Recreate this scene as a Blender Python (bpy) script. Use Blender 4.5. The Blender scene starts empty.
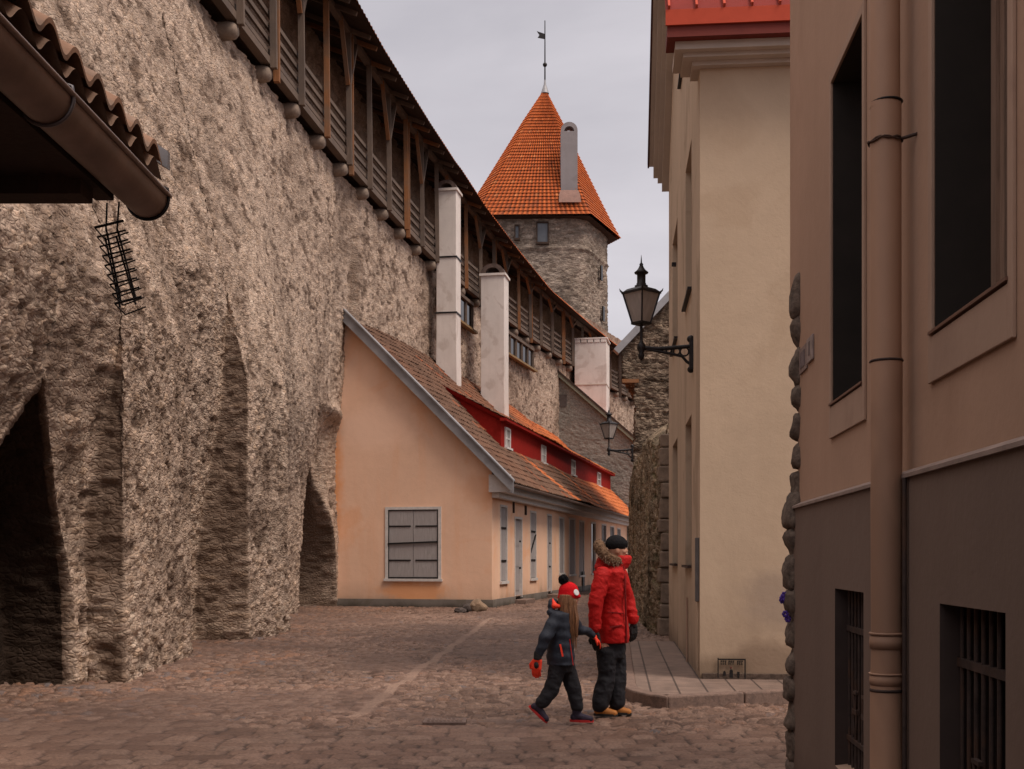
import bpy, bmesh, math, random
import numpy as np
from mathutils import Vector, Matrix
R = math.radians
random.seed(7)
scene = bpy.context.scene
COL = scene.collection
F = 1150.0; CH = 1.55; HY = 557.0
SA = math.atan(0.0913)       # heading of the narrow street's right side
SE = math.atan(0.226)        # heading of the long low house

# ---------------------------------------------------------------- numpy noise
def _h(ix, iy, iz, k):
    with np.errstate(over='ignore'):
        h = (ix.astype(np.uint32)*np.uint32(374761393) + iy.astype(np.uint32)*np.uint32(668265263)
             + iz.astype(np.uint32)*np.uint32(2147483647 - 1013904223) + np.uint32((k*974634777+12345) & 0xffffffff))
        h = (h ^ (h >> np.uint32(13)))*np.uint32(1274126177)
        h = (h ^ (h >> np.uint32(16)))*np.uint32(2246822519)
        h = h ^ (h >> np.uint32(15))
    return (h & np.uint32(0xffffff)).astype(np.float32)/np.float32(16777215.0)

def vnoise(P, k=0):
    P = np.asarray(P, dtype=np.float32)
    b = np.floor(P).astype(np.int64); f = P-b
    f = f*f*(3-2*f)
    o = np.zeros(len(P), np.float32)
    for dx in (0, 1):
        for dy in (0, 1):
            for dz in (0, 1):
                w = (f[:, 0] if dx else 1-f[:, 0])*(f[:, 1] if dy else 1-f[:, 1])*(f[:, 2] if dz else 1-f[:, 2])
                o += w*_h(b[:, 0]+dx+5000, b[:, 1]+dy+5000, b[:, 2]+dz+5000, k)
    return o*2-1

def fbm(P, oct=4, k=0, gain=.5):
    o = 0; a = 1.0; s = 1.0
    for i in range(oct):
        o = o+a*vnoise(P*s+i*17.3, k+i); a *= gain; s *= 2.03
    return o

def cells(P, k=0, jit=.9, dims=3):
    P = np.asarray(P, dtype=np.float32)
    b = np.floor(P).astype(np.int64)
    d1 = np.full(len(P), 9., np.float32); d2 = d1.copy(); idr = np.zeros(len(P), np.float32)
    zs = (-1, 0, 1) if dims == 3 else (0,)
    for dx in (-1, 0, 1):
        for dy in (-1, 0, 1):
            for dz in zs:
                cx = b[:, 0]+dx+5000; cy = b[:, 1]+dy+5000; cz = b[:, 2]+dz+5000
                jx = _h(cx, cy, cz, k+1); jy = _h(cx, cy, cz, k+2); jz = _h(cx, cy, cz, k+3)
                vx = (cx-5000)+.5+(jx-.5)*jit-P[:, 0]
                vy = (cy-5000)+.5+(jy-.5)*jit-P[:, 1]
                vz = ((cz-5000)+.5+(jz-.5)*jit-P[:, 2]) if dims == 3 else 0
                d = np.sqrt(vx*vx+vy*vy+vz*vz)
                r = _h(cx, cy, cz, k+4)
                m = d < d1
                d2 = np.where(m, d1, np.minimum(d2, d)); idr = np.where(m, r, idr); d1 = np.where(m, d, d1)
    return d1, d2, idr

def sstep(x, a, b):
    t = np.clip((x-a)/(b-a), 0, 1); return t*t*(3-2*t)

# ---------------------------------------------------------------- materials
class NT:
    def __init__(s, name):
        s.m = bpy.data.materials.new(name); s.m.use_nodes = True
        s.t = s.m.node_tree; s.t.nodes.clear()
        s.out = s.n('ShaderNodeOutputMaterial'); s.b = s.n('ShaderNodeBsdfPrincipled')
        s.l(s.b.outputs[0], s.out.inputs[0])
    def n(s, typ, **kw):
        nd = s.t.nodes.new(typ)
        for k, v in kw.items(): setattr(nd, k, v)
        return nd
    def l(s, a, b): s.t.links.new(a, b)
    def coord(s, scale=(1, 1, 1), which='Object', loc=(0, 0, 0)):
        c = s.n('ShaderNodeTexCoord'); mp = s.n('ShaderNodeMapping')
        mp.inputs['Scale'].default_value = scale; mp.inputs['Location'].default_value = loc
        s.l(c.outputs[which], mp.inputs[0]); return mp.outputs[0]
    def noise(s, vec, scale, detail=4, rough=.55, dist=0):
        nd = s.n('ShaderNodeTexNoise'); nd.inputs['Scale'].default_value = scale
        nd.inputs['Detail'].default_value = detail; nd.inputs['Roughness'].default_value = rough
        nd.inputs['Distortion'].default_value = dist
        if vec is not None: s.l(vec, nd.inputs['Vector'])
        return nd.outputs['Fac']
    def ramp(s, fac, stops, interp='LINEAR'):
        r = s.n('ShaderNodeValToRGB'); r.color_ramp.interpolation = interp
        e = r.color_ramp.elements
        while len(e) < len(stops): e.new(.5)
        for el, (p, c) in zip(e, stops):
            el.position = p; el.color = (c[0], c[1], c[2], 1) if hasattr(c, '__len__') else (c, c, c, 1)
        s.l(fac, r.inputs[0]); return r.outputs[0]
    def mix(s, fac, a, b, mode='MIX'):
        m = s.n('ShaderNodeMix', data_type='RGBA', blend_type=mode)
        for i, v in ((0, fac), (6, a), (7, b)):
            if isinstance(v, (int, float)): m.inputs[i].default_value = v
            elif isinstance(v, (tuple, list)): m.inputs[i].default_value = (v[0], v[1], v[2], 1)
            else: s.l(v, m.inputs[i])
        return m.outputs[2]
    def math(s, op, a, b=0.0, clamp=False):
        m = s.n('ShaderNodeMath', operation=op, use_clamp=clamp)
        for i, v in ((0, a), (1, b)):
            if isinstance(v, (int, float)): m.inputs[i].default_value = v
            else: s.l(v, m.inputs[i])
        return m.outputs[0]
    def bump(s, h, dist=.01, strength=1.0):
        b = s.n('ShaderNodeBump'); b.inputs['Distance'].default_value = dist
        b.inputs['Strength'].default_value = strength
        s.l(h, b.inputs['Height']); s.l(b.outputs[0], s.b.inputs['Normal'])
    def base(s, c):
        if isinstance(c, (tuple, list)): s.b.inputs['Base Color'].default_value = (c[0], c[1], c[2], 1)
        else: s.l(c, s.b.inputs['Base Color'])
    def rough(s, r, metal=0.0, spec=None):
        s.b.inputs['Roughness'].default_value = r; s.b.inputs['Metallic'].default_value = metal
        if spec is not None: s.b.inputs['Specular IOR Level'].default_value = spec
    def sep_z(s, vec):
        x = s.n('ShaderNodeSeparateXYZ'); s.l(vec, x.inputs[0]); return x.outputs

def mul(c, k): return tuple(min(1, x*k) for x in c)

def stucco(name, col, stain, dirt, zdirt=1.0, sc=1.0, bumpd=.006, streak=.35, blobs=()):
    m = NT(name); v = m.coord()
    big = m.noise(v, .55*sc, 6, .62, .4); fine = m.noise(v, 9, 5, .6)
    vs = m.coord((2.2, 2.2, .22)); st = m.noise(vs, 1.1, 5, .6)
    c = m.mix(m.ramp(big, [(.36, 0), (.66, 1)]), col, mul(col, .86))
    patch = m.ramp(m.noise(m.coord(loc=(7, 3, 1)), .8*sc, 4, .55, .8), [(.56, 0), (.64, 1)])
    c = m.mix(m.math('MULTIPLY', patch, .55), c, stain)
    c = m.mix(m.math('MULTIPLY', m.ramp(st, [(.5, 0), (.75, 1)]), streak), c, stain)
    c = m.mix(m.math('MULTIPLY', m.ramp(fine, [(.3, 0), (.8, 1)]), .18), c, mul(col, 1.12))
    z = m.sep_z(m.coord())[2]
    zz = m.math('ADD', z, m.math('MULTIPLY', m.math('SUBTRACT', big, .5), -1.6*zdirt))
    g = m.ramp(m.math('DIVIDE', zz, max(zdirt, .01), True), [(.0, .85), (.45, .25), (1, 0)])
    c = m.mix(g, c, dirt)
    for (bx, by, bz, sx_, sy_, sz_, bc, amt) in blobs:      # local stain / repaired patch, position and size in metres
        mp = m.coord((1/sx_, 1/sy_, 1/sz_), 'Object', (-bx/sx_, -by/sy_, -bz/sz_))
        dn = m.n('ShaderNodeVectorMath', operation='LENGTH'); m.l(mp, dn.inputs[0])
        dd = m.math('ADD', dn.outputs['Value'], m.math('MULTIPLY', m.math('SUBTRACT', m.noise(v, 2.5, 6, .65), .5), 1.1))
        c = m.mix(m.math('MULTIPLY', m.ramp(dd, [(.55, 1), (1.0, 0)]), amt), c, bc)
    m.base(c); m.rough(.92, spec=.25)
    h = m.math('ADD', m.math('MULTIPLY', m.noise(v, 26, 5, .65), .35), m.noise(v, 3.2, 4, .5))
    m.bump(h, bumpd); return m.m

def plain(name, col, var=.2, sc=8, rough=.7, metal=0.0, bumpd=.002, stain=None, st=.4, stretch=(1, 1, 1), spec=.35):
    m = NT(name); v = m.coord(stretch)
    n1 = m.noise(v, sc, 5, .6); n2 = m.noise(v, sc*.23, 4, .6, .5)
    c = m.mix(m.ramp(n1, [(.3, 0), (.7, 1)]), mul(col, 1-var), mul(col, 1+var))
    if stain: c = m.mix(m.math('MULTIPLY', m.ramp(n2, [(.48, 0), (.62, 1)]), st), c, stain)
    m.base(c); m.rough(rough, metal, spec)
    if bumpd: m.bump(n1, bumpd)
    return m.m

def wood(name, a, b, rough=.85):
    m = NT(name); v = m.coord((14, 14, 1.2)); n1 = m.noise(v, 2.2, 6, .7, .6)
    n2 = m.noise(m.coord(), 1.3, 4, .6)
    c = m.mix(m.ramp(n1, [(.25, 0), (.75, 1)]), mul(a, .55), a)
    c = m.mix(m.ramp(n2, [(.42, 0), (.62, 1)]), c, b)
    m.base(c); m.rough(rough, spec=.2); m.bump(n1, .006); return m.m

def rubble_mat(name, stones, mortar, dark, mortar_amt=.6, fine=30, bumpd=.02, small=(8.5, 8, 16), sk=1.0):
    """uses mesh attribute 'cell' (r stone id, g joint, b low frequency tone)"""
    m = NT(name)
    at = m.n('ShaderNodeAttribute', attribute_name='cell')
    sx = m.n('ShaderNodeSeparateColor'); m.l(at.outputs['Color'], sx.inputs[0])
    n = len(stones)
    c = m.ramp(sx.outputs[0], [((i+.5)/n, s) for i, s in enumerate(stones)])
    v = m.coord()
    f = m.noise(v, fine, 8, .75); md = m.noise(v, 5.5, 6, .7, .6); lo = m.noise(v, .5, 5, .6)
    c = m.mix(m.ramp(f, [(.3, .42), (.5, 1), (.72, 1.5)]), (0, 0, 0), c, 'MULTIPLY') if False else m.mix(1.0, c, m.ramp(f, [(.28, .45), (.5, .95), (.72, 1.45)]), 'MULTIPLY')
    wv = m.n('ShaderNodeVectorMath', operation='ADD'); nz = m.n('ShaderNodeTexNoise'); nz.inputs['Scale'].default_value = 3.5; nz.inputs['Detail'].default_value = 5
    sc_ = m.n('ShaderNodeVectorMath', operation='SCALE'); sc_.inputs['Scale'].default_value = 1.5
    vv = m.coord(small); m.l(v, nz.inputs['Vector']); m.l(nz.outputs['Color'], sc_.inputs[0]); m.l(vv, wv.inputs[0]); m.l(sc_.outputs[0], wv.inputs[1])
    v1 = m.n('ShaderNodeTexVoronoi', feature='DISTANCE_TO_EDGE'); v2 = m.n('ShaderNodeTexVoronoi', feature='F1')
    for q in (v1, v2): q.inputs['Scale'].default_value = 1.0; m.l(wv.outputs[0], q.inputs['Vector'])
    sv = m.n('ShaderNodeSeparateColor'); m.l(v2.outputs['Color'], sv.inputs[0])
    c = m.mix(.8*sk, c, m.mix(1.0, c, m.ramp(sv.outputs[0], [(.0, .62), (.5, 1.0), (1., 1.5)]), 'MULTIPLY'))
    crev = m.ramp(v1.outputs[0], [(.0, 1), (.12, 0)])
    c = m.mix(m.math('MULTIPLY', crev, m.math('MULTIPLY', m.ramp(md, [(.35, .0), (.6, .75)]), sk)), c, dark)
    mo = m.math('MULTIPLY', m.ramp(sx.outputs[1], [(.1, 1), (.5, 0)]), mortar_amt)
    mo = m.math('MULTIPLY', mo, m.ramp(md, [(.3, .25), (.55, 1)]))
    c = m.mix(mo, c, m.mix(m.ramp(f, [(.3, 0), (.7, 1)]), mul(mortar, .6), mul(mortar, 1.15)))
    pit = m.ramp(m.noise(v, 11, 6, .7, 1.0), [(.32, 1), (.43, 0)])
    c = m.mix(m.math('MULTIPLY', pit, .55), c, dark)
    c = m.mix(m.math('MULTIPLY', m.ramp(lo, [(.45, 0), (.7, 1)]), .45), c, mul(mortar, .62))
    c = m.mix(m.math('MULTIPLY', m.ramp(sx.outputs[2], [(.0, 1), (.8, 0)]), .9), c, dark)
    c = m.mix(m.ramp(sx.outputs[2], [(.0, .85), (.03, 0)]), c, (.022, .014, .010))  # lowest tone goes near black: painted shade for the arch interiors
    m.base(c); m.rough(.97, spec=.12)
    h = m.math('ADD', m.math('MULTIPLY', f, .5), m.math('MULTIPLY', m.noise(v, 9, 7, .75, .4), .55))
    h = m.math('ADD', h, m.math('MULTIPLY', m.ramp(v1.outputs[0], [(.0, 0), (.28, 1)]), .75*sk))
    m.bump(h, bumpd); return m.m

# ---------------------------------------------------------------- objects
def tag(o, label=None, cat=None, group=None, kind=None):
    if label: o['label'] = label
    if cat: o['category'] = cat
    if group: o['group'] = group
    if kind: o['kind'] = kind
    return o

def thing(name, label, cat, loc=(0, 0, 0), rotz=0, group=None):
    o = bpy.data.objects.new(name, None); COL.objects.link(o)
    o.location = loc; o.rotation_euler = (0, 0, rotz); o.empty_display_size = .2
    return tag(o, label, cat, group)

def link(name, me, mat, parent=None):
    o = bpy.data.objects.new(name, me); COL.objects.link(o)
    if mat is not None and not me.materials: me.materials.append(mat)
    if parent is not None: o.parent = parent
    return o

def copy_tree(o, parent=None):
    c = o.copy(); COL.objects.link(c)
    if parent is not None:
        c.parent = parent
    for ch in [x for x in bpy.data.objects if x.parent == o]:
        copy_tree(ch, c)
    return c

class MB:
    def __init__(s): s.v = []; s.f = []; s.sm = []
    def add(s, vs, fs, smooth=False):
        k = len(s.v); s.v += [tuple(p) for p in vs]
        s.f += [tuple(i+k for i in f) for f in fs]; s.sm += [smooth]*len(fs); return s
    def box(s, x0, x1, y0, y1, z0, z1, M=None):
        vs = [(x, y, z) for x in (x0, x1) for y in (y0, y1) for z in (z0, z1)]
        if M is not None: vs = [tuple(M @ Vector(p)) for p in vs]
        return s.add(vs, [(0, 1, 3, 2), (4, 6, 7, 5), (0, 4, 5, 1), (2, 3, 7, 6), (0, 2, 6, 4), (1, 5, 7, 3)])
    def bar(s, a, b, w, d, up=(0, 0, 1)):
        a = Vector(a); b = Vector(b); t = (b-a).normalized(); u = Vector(up)
        if abs(t.dot(u)) > .98: u = Vector((0, 1, 0))
        sd = t.cross(u).normalized(); u = sd.cross(t)
        vs = [tuple(p+sd*(i*w/2)+u*(j*d/2)) for p in (a, b) for (i, j) in ((-1, -1), (1, -1), (1, 1), (-1, 1))]
        return s.add(vs, [(3, 2, 1, 0), (4, 5, 6, 7)]+[(i, (i+1) % 4, 4+(i+1) % 4, 4+i) for i in range(4)])
    def tube(s, pts, rads, n=12, caps=True, smooth=True):
        pts = [Vector(p) for p in pts]
        if not hasattr(rads, '__len__'): rads = [rads]*len(pts)
        vs = []; fs = []; ref = None
        for i, p in enumerate(pts):
            t = (pts[min(i+1, len(pts)-1)]-pts[max(i-1, 0)]).normalized()
            if ref is None: ref = Vector((0, 0, 1)) if abs(t.z) < .9 else Vector((1, 0, 0))
            sd = t.cross(ref).normalized(); u = sd.cross(t).normalized(); ref = u
            for k in range(n):
                a = 2*math.pi*k/n; vs.append(tuple(p+(sd*math.cos(a)+u*math.sin(a))*rads[i]))
        for i in range(len(pts)-1):
            for k in range(n):
                fs.append((i*n+k, i*n+(k+1) % n, (i+1)*n+(k+1) % n, (i+1)*n+k))
        s.add(vs, fs, smooth)
        if caps:
            s.add([vs[k] for k in range(n)], [tuple(range(n))]); s.add(vs[-n:], [tuple(reversed(range(n)))])
        return s
    def lathe(s, prof, n=16, c=(0, 0, 0), smooth=True, rot=0.0):
        vs = []; fs = []
        for r, z in prof:
            for k in range(n):
                a = 2*math.pi*k/n+rot; vs.append((c[0]+r*math.cos(a), c[1]+r*math.sin(a), c[2]+z))
        for i in range(len(prof)-1):
            for k in range(n): fs.append((i*n+k, i*n+(k+1) % n, (i+1)*n+(k+1) % n, (i+1)*n+k))
        return s.add(vs, fs, smooth)
    def ball(s, c, r, n=12, m=8, sq=(1, 1, 1)):
        pr = []
        vs = []; fs = []
        for i in range(m+1):
            t = math.pi*i/m
            for k in range(n):
                a = 2*math.pi*k/n
                vs.append((c[0]+r*sq[0]*math.sin(t)*math.cos(a), c[1]+r*sq[1]*math.sin(t)*math.sin(a), c[2]-r*sq[2]*math.cos(t)))
        for i in range(m):
            for k in range(n): fs.append((i*n+k, i*n+(k+1) % n, (i+1)*n+(k+1) % n, (i+1)*n+k))
        return s.add(vs, fs, True)
    def prism(s, poly, fn0, fn1):
        n = len(poly); a = [fn0(*p) for p in poly]; b = [fn1(*p) for p in poly]
        return s.add(a+b, [tuple(reversed(range(n))), tuple(range(n, 2*n))]+[(i, (i+1) % n, n+(i+1) % n, n+i) for i in range(n)])
    def build(s, name, mat, parent=None, bevel=0, fix=True):
        me = bpy.data.meshes.new(name); me.from_pydata(s.v, [], s.f)
        me.polygons.foreach_set('use_smooth', s.sm)
        if fix:
            bm = bmesh.new(); bm.from_mesh(me); bmesh.ops.recalc_face_normals(bm, faces=bm.faces); bm.to_mesh(me); bm.free()
        me.update(); o = link(name, me, mat, parent)
        if bevel:
            md = o.modifiers.new('edge', 'BEVEL'); md.width = bevel; md.segments = 2; md.limit_method = 'ANGLE'
        return o

class RV:
    def __init__(s): s.l = []
    def add(s, v, f):
        if not s.l or len(s.l[-1].f) == 4: s.l.append(MB())
        s.l[-1].add(v, f)
    def build(s, name, mat, parent=None, fix=False):
        return [m.build(name, mat, parent, fix=False) for m in s.l]

def wall_holes(mb, rv, fn, u0, u1, z0, z1, holes, depth):
    """sheet in (u,z) with openings; fn(u,v,z)->point, v inward.  reveals go to rv"""
    us = sorted({u0, u1, *[h[0] for h in holes], *[h[1] for h in holes]})
    zs = sorted({z0, z1, *[h[2] for h in holes], *[h[3] for h in holes]})
    for a, b in zip(us, us[1:]):
        for c, d in zip(zs, zs[1:]):
            mu, mz = (a+b)/2, (c+d)/2
            if any(h[0] < mu < h[1] and h[2] < mz < h[3] for h in holes): continue
            mb.add([fn(a, 0, c), fn(b, 0, c), fn(b, 0, d), fn(a, 0, d)], [(0, 1, 2, 3)])
    for (a, b, c, d) in holes:
        for (p, q) in (((a, c), (b, c)), ((b, c), (b, d)), ((b, d), (a, d)), ((a, d), (a, c))):
            rv.add([fn(p[0], 0, p[1]), fn(q[0], 0, q[1]), fn(q[0], depth, q[1]), fn(p[0], depth, p[1])], [(0, 1, 2, 3)])

def grid_mesh(name, P, mat, parent=None, cellcol=None, smooth=True, flip=False):
    nr, nc, _ = P.shape
    V = P.reshape(-1, 3).astype(np.float32)
    i = np.arange(nr-1)[:, None]*nc+np.arange(nc-1)[None, :]
    q = np.stack([i, i+1, i+1+nc, i+nc], -1).reshape(-1, 4)
    if flip: q = q[:, ::-1]
    me = bpy.data.meshes.new(name)
    me.vertices.add(len(V)); me.vertices.foreach_set('co', V.ravel())
    me.loops.add(q.size); me.loops.foreach_set('vertex_index', q.ravel().astype(np.int32))
    me.polygons.add(len(q)); me.polygons.foreach_set('loop_start', (np.arange(len(q))*4).astype(np.int32))
    me.polygons.foreach_set('use_smooth', np.full(len(q), smooth))
    me.update(calc_edges=True); me.validate()
    if cellcol is not None:
        a = me.attributes.new('cell', 'FLOAT_COLOR', 'POINT')
        a.data.foreach_set('color', np.concatenate([cellcol, np.ones((len(V), 1))], 1).astype(np.float32).ravel())
    return link(name, me, mat, parent)

def grid_normals(P):
    du = np.gradient(P, axis=1); dv = np.gradient(P, axis=0)
    n = np.cross(du, dv); l = np.linalg.norm(n, axis=-1, keepdims=True)
    return n/np.maximum(l, 1e-9)

def rubble(P, sc=(3., 3., 7.5), amp=.035, lo=.05, k=0, sign=1, course=0.0, nrm=None):
    """displace grid P along its normals with separate stones; returns P, cell colours"""
    N = grid_normals(P) if nrm is None else nrm
    sh = P.shape; X = P.reshape(-1, 3)
    warp = np.stack([fbm(X*1.3, 2, k+31), fbm(X*1.3, 2, k+37), fbm(X*1.3, 2, k+41)], -1)
    Q = (X+warp*.07)*np.array(sc)
    d1, d2, idr = cells(Q, k)
    j = np.clip((d2-d1)/.35, 0, 1)
    h = (sstep(j, 0, 1)*(.55+.75*idr)-.5)*amp*2
    l = fbm(X*np.array([.55, .55, .7]), 4, k+3)
    m = fbm(X*np.array([2.6, 2.6, 3.4]), 4, k+9)
    h = h+l*lo+m*amp*.6
    out = P+(N.reshape(-1, 3)*h[:, None]*sign).reshape(sh)
    tone = np.clip(.62+.35*m+.3*l, 0, 1)
    return out, np.stack([idr, j, tone], -1)
# ================================================================= MATERIALS
WALLST = [(.42, .305, .235), (.55, .43, .345), (.47, .335, .245), (.62, .50, .40), (.34, .25, .195), (.57, .415, .30), (.48, .37, .30)]
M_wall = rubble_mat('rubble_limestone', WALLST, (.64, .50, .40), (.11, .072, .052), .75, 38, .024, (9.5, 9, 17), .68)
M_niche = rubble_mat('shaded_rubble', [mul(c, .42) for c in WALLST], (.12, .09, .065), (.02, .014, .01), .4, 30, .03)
M_tower = rubble_mat('tower_limestone', [(.30, .245, .20), (.38, .31, .25), (.25, .2, .16), (.43, .36, .30)], (.38, .31, .26), (.09, .07, .055), .5, 8, .05, (2.2, 2.2, 7), .8)
M_mossy = rubble_mat('mossy_rubble', [(.28, .22, .155), (.37, .285, .20), (.45, .35, .25), (.24, .215, .13)], (.42, .33, .24), (.035, .028, .018), .6, 20, .025, (4.2, 4.2, 9), .8)
M_ruin = rubble_mat('brown_rubble', [(.2, .15, .11), (.27, .2, .145), (.16, .115, .085), (.33, .25, .185)], (.26, .2, .15), (.04, .03, .022), .5, 12, .05, (3.6, 3.6, 9))
M_grey = rubble_mat('grey_painted_brick', [(.25, .235, .205), (.29, .27, .24), (.27, .25, .22)], (.25, .235, .205), (.09, .08, .07), .7, 10, .03, (3, 3, 9), .3)
M_cobble = None
M_orange = stucco('orange_render', (.84, .55, .39), (.76, .38, .20), (.26, .17, .12), .9, .6, .008, .35, ((-2.5, 0, .5, 1.25, 2, .40, (.74, .34, .15), .8), (-5.3, 0, 4.2, .55, 2, 3.6, (.74, .30, .10), .7), (-.3, 0, 3.6, .9, 2, .6, (.70, .36, .2), .4), (-3.6, 0, 5.6, 1.4, 2, .9, (.90, .62, .47), .5)))
M_plinthE = stucco('grey_plinth_render', (.21, .185, .165), (.13, .11, .08), (.05, .04, .03), .3, 1.5, .01)
M_cream = stucco('cream_render', (.52, .40, .29), (.42, .31, .215), (.17, .115, .08), 1.3, .8, .007, .3, ((1.05, 0, 1.05, .75, 2, .42, (.30, .235, .19), .55), (.75, 0, .3, .5, 2, .3, (.22, .155, .11), .7), (.2, 0, .15, .5, 2, .3, (.20, .145, .10), .6)))
M_creamside = stucco('cream_side_render', (.54, .42, .31), (.30, .22, .155), (.16, .115, .085), 1.0, .9, .005, .25)
M_brown = stucco('brown_render', (.42, .272, .192), (.33, .205, .142), (.12, .08, .06), .5, .9, .005, .35)
M_plinth = stucco('dark_plinth_render', (.170, .120, .096), (.135, .092, .073), (.05, .035, .03), .4, .9, .006, .3)
M_trim = stucco('trim_render', (.40, .275, .205), (.30, .2, .15), (.10, .07, .06), .2, 1.5, .004, .35)
M_white = stucco('whitewash', (.66, .60, .56), (.42, .35, .31), (.34, .28, .24), .6, 1.4, .008, .5)
M_cornice = stucco('cornice_plaster', (.52, .45, .39), (.40, .34, .29), (.2, .17, .15), .1, 1.5, .003, .3)
M_paleframe = plain('pale_frame_paint', (.55, .52, .50), .12, 9, .7)
M_shutter = wood('grey_shutter_paint', (.42, .39, .385), (.33, .30, .295))
M_iron = plain('black_iron', (.022, .02, .021), .3, 20, .5, .5)
M_rust = plain('rusty_iron', (.05, .034, .03), .4, 18, .75, .3, stain=(.11, .05, .025))
M_dark = plain('dark_glass', (.012, .010, .010), .1, 3, .06, 0, 0, spec=.5)
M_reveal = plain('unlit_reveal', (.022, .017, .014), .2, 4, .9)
M_glass = plain('window_glass', (.10, .11, .125), .2, 1.5, .15, 0, 0)
M_woodg = wood('weathered_timber', (.185, .135, .105), (.11, .083, .068))
M_woodo = wood('orange_brown_timber', (.30, .13, .055), (.18, .105, .065))
M_woodd = wood('dark_plank', (.075, .048, .036), (.042, .028, .022))
M_lead = plain('lead_sheet', (.27, .27, .285), .15, 3, .55, .2, .001, (.15, .14, .14))
M_pipe = plain('brown_downpipe_paint', (.37, .225, .15), .1, 5, .6, 0, .001, (.15, .085, .058), .5, (1, 1, .4))
M_gutter = plain('dull_copper_gutter', (.25, .18, .15), .25, 5, .5, .3, .001, (.12, .085, .07), .4)
M_redpaint = plain('red_paint', (.24, .014, .010), .15, 6, .85, 0, .001, (.22, .014, .010), spec=.08)
M_redroof = plain('red_sheet_metal', (.17, .016, .010), .1, 4, .7, 0, .001, (.2, .02, .015), spec=.12)
M_redfascia = plain('orange_red_fascia', (.44, .07, .038), .08, 4, .7, spec=.1)
M_kerb = plain('granite_kerb', (.185, .125, .10), .25, 60, .85, 0, .003, (.10, .07, .06), .6)
M_hedge = plain('purple_petals', (.07, .03, .24), .4, 30, .7)
M_pot = plain('terracotta_edge', (.26, .13, .085), .3, 9, .85, 0, .003, (.12, .07, .05), .6)

def tile_mat(name, stops, moss, moss_lo, moss_hi, dark=.5):
    m = NT(name); at = m.n('ShaderNodeAttribute', attribute_name='cell')
    sx = m.n('ShaderNodeSeparateColor'); m.l(at.outputs['Color'], sx.inputs[0])
    c = m.ramp(sx.outputs[0], stops)
    v = m.coord(); n = m.noise(v, 3.5, 6, .7)
    c = m.mix(m.math('MULTIPLY', m.ramp(n, [(.35, 0), (.7, 1)]), .5), c, mul(stops[0][1], .5))
    c = m.mix(sx.outputs[2], c, m.mix(m.ramp(m.noise(v, 1.6, 6, .7), [(.3, 0), (.7, 1)]), mul(moss, .8), mul(moss, 2.3)))
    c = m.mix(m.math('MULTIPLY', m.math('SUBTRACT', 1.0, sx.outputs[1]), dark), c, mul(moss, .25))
    m.base(c); m.rough(.85, spec=.2); m.bump(m.noise(v, 22, 4, .6), .004); return m.m
M_tileE = tile_mat('old_pantile', [(.0, (.50, .135, .04)), (.5, (.62, .19, .06)), (1, (.42, .10, .035))], (.072, .042, .028), 0, 1, .25)
M_tileT = tile_mat('tower_pantile', [(.0, (.58, .12, .026)), (.6, (.70, .165, .036)), (.93, (.54, .11, .025)), (.96, (.80, .24, .07)), (1, (.8, .25, .08))], (.10, .05, .03), 0, 1, .75)

# ================================================================= GROUND
mg = NT('packed_earth_and_setts'); v = mg.coord()
mg.base(mg.mix(mg.ramp(mg.noise(v, 6, 6, .7), [(.3, 0), (.7, 1)]), (.10, .065, .052), (.17, .115, .095)))
mg.rough(.95); mg.bump(mg.noise(v, 12, 6, .7), .03)
g = MB().add([(-400, -300, -.05), (400, -300, -.05), (400, 600, -.05), (-400, 600, -.05)], [(0, 1, 2, 3)]).build('ground', mg.m)
tag(g, kind='structure')

mc = NT('worn_cobbles'); at = mc.n('ShaderNodeAttribute', attribute_name='cell')
sx = mc.n('ShaderNodeSeparateColor'); mc.l(at.outputs['Color'], sx.inputs[0])
c = mc.ramp(sx.outputs[0], [(.0, (.09, .052, .038)), (.2, (.165, .10, .073)), (.38, (.225, .148, .112)), (.40, (.25, .168, .128)), (.42, (.20, .127, .095)), (.55, (.115, .07, .053)), (.75, (.18, .108, .078)), (.88, (.23, .125, .08)), (1., (.12, .10, .098))])
v = mc.coord(); f = mc.noise(v, 40, 6, .7)
lo = mc.noise(v, .45, 5, .6, .5)
c = mc.mix(1.0, c, mc.ramp(f, [(.28, .5), (.5, 1.05), (.72, 1.6)]), 'MULTIPLY')
c = mc.mix(1.0, c, mc.ramp(lo, [(.3, .62), (.5, .88), (.7, 1.12)]), 'MULTIPLY')
c = mc.mix(mc.math('MULTIPLY', mc.ramp(sx.outputs[1], [(.12, 1), (.62, 0)]), .97), c, (.036, .021, .016))
c = mc.mix(sx.outputs[2], c, mc.mix(f, (.075, .045, .036), (.135, .085, .066)))
mc.base(c); mc.rough(.66, spec=.3); mc.bump(f, .006)
M_cobble = mc.m

Y = [7.6]
while Y[-1] < 62: Y.append(Y[-1]+max(.022, .0028*Y[-1]))
Y = np.array(Y); X = np.arange(-10.5, 4.6, .034)
YY, XX = np.meshgrid(Y, X, indexing='ij')
Pg = np.stack([XX, YY, np.zeros_like(XX)], -1).reshape(-1, 3)
wx = XX.ravel()+.05*vnoise(Pg*2.1, 3); wy = YY.ravel()+.05*vnoise(Pg*2.1, 5)
# cobbles: slightly elongated across the street
d1, d2, idr = cells(np.stack([wx*7.2, wy*8.8, wx*0], -1), 11, .85, dims=2)
j1 = np.clip((d2-d1)/.33, 0, 1); h1 = sstep(j1, 0, 1)*(.016+.034*_h((idr*99999).astype(np.int64), (idr*7777).astype(np.int64), (idr*0).astype(np.int64), 3))
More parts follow.
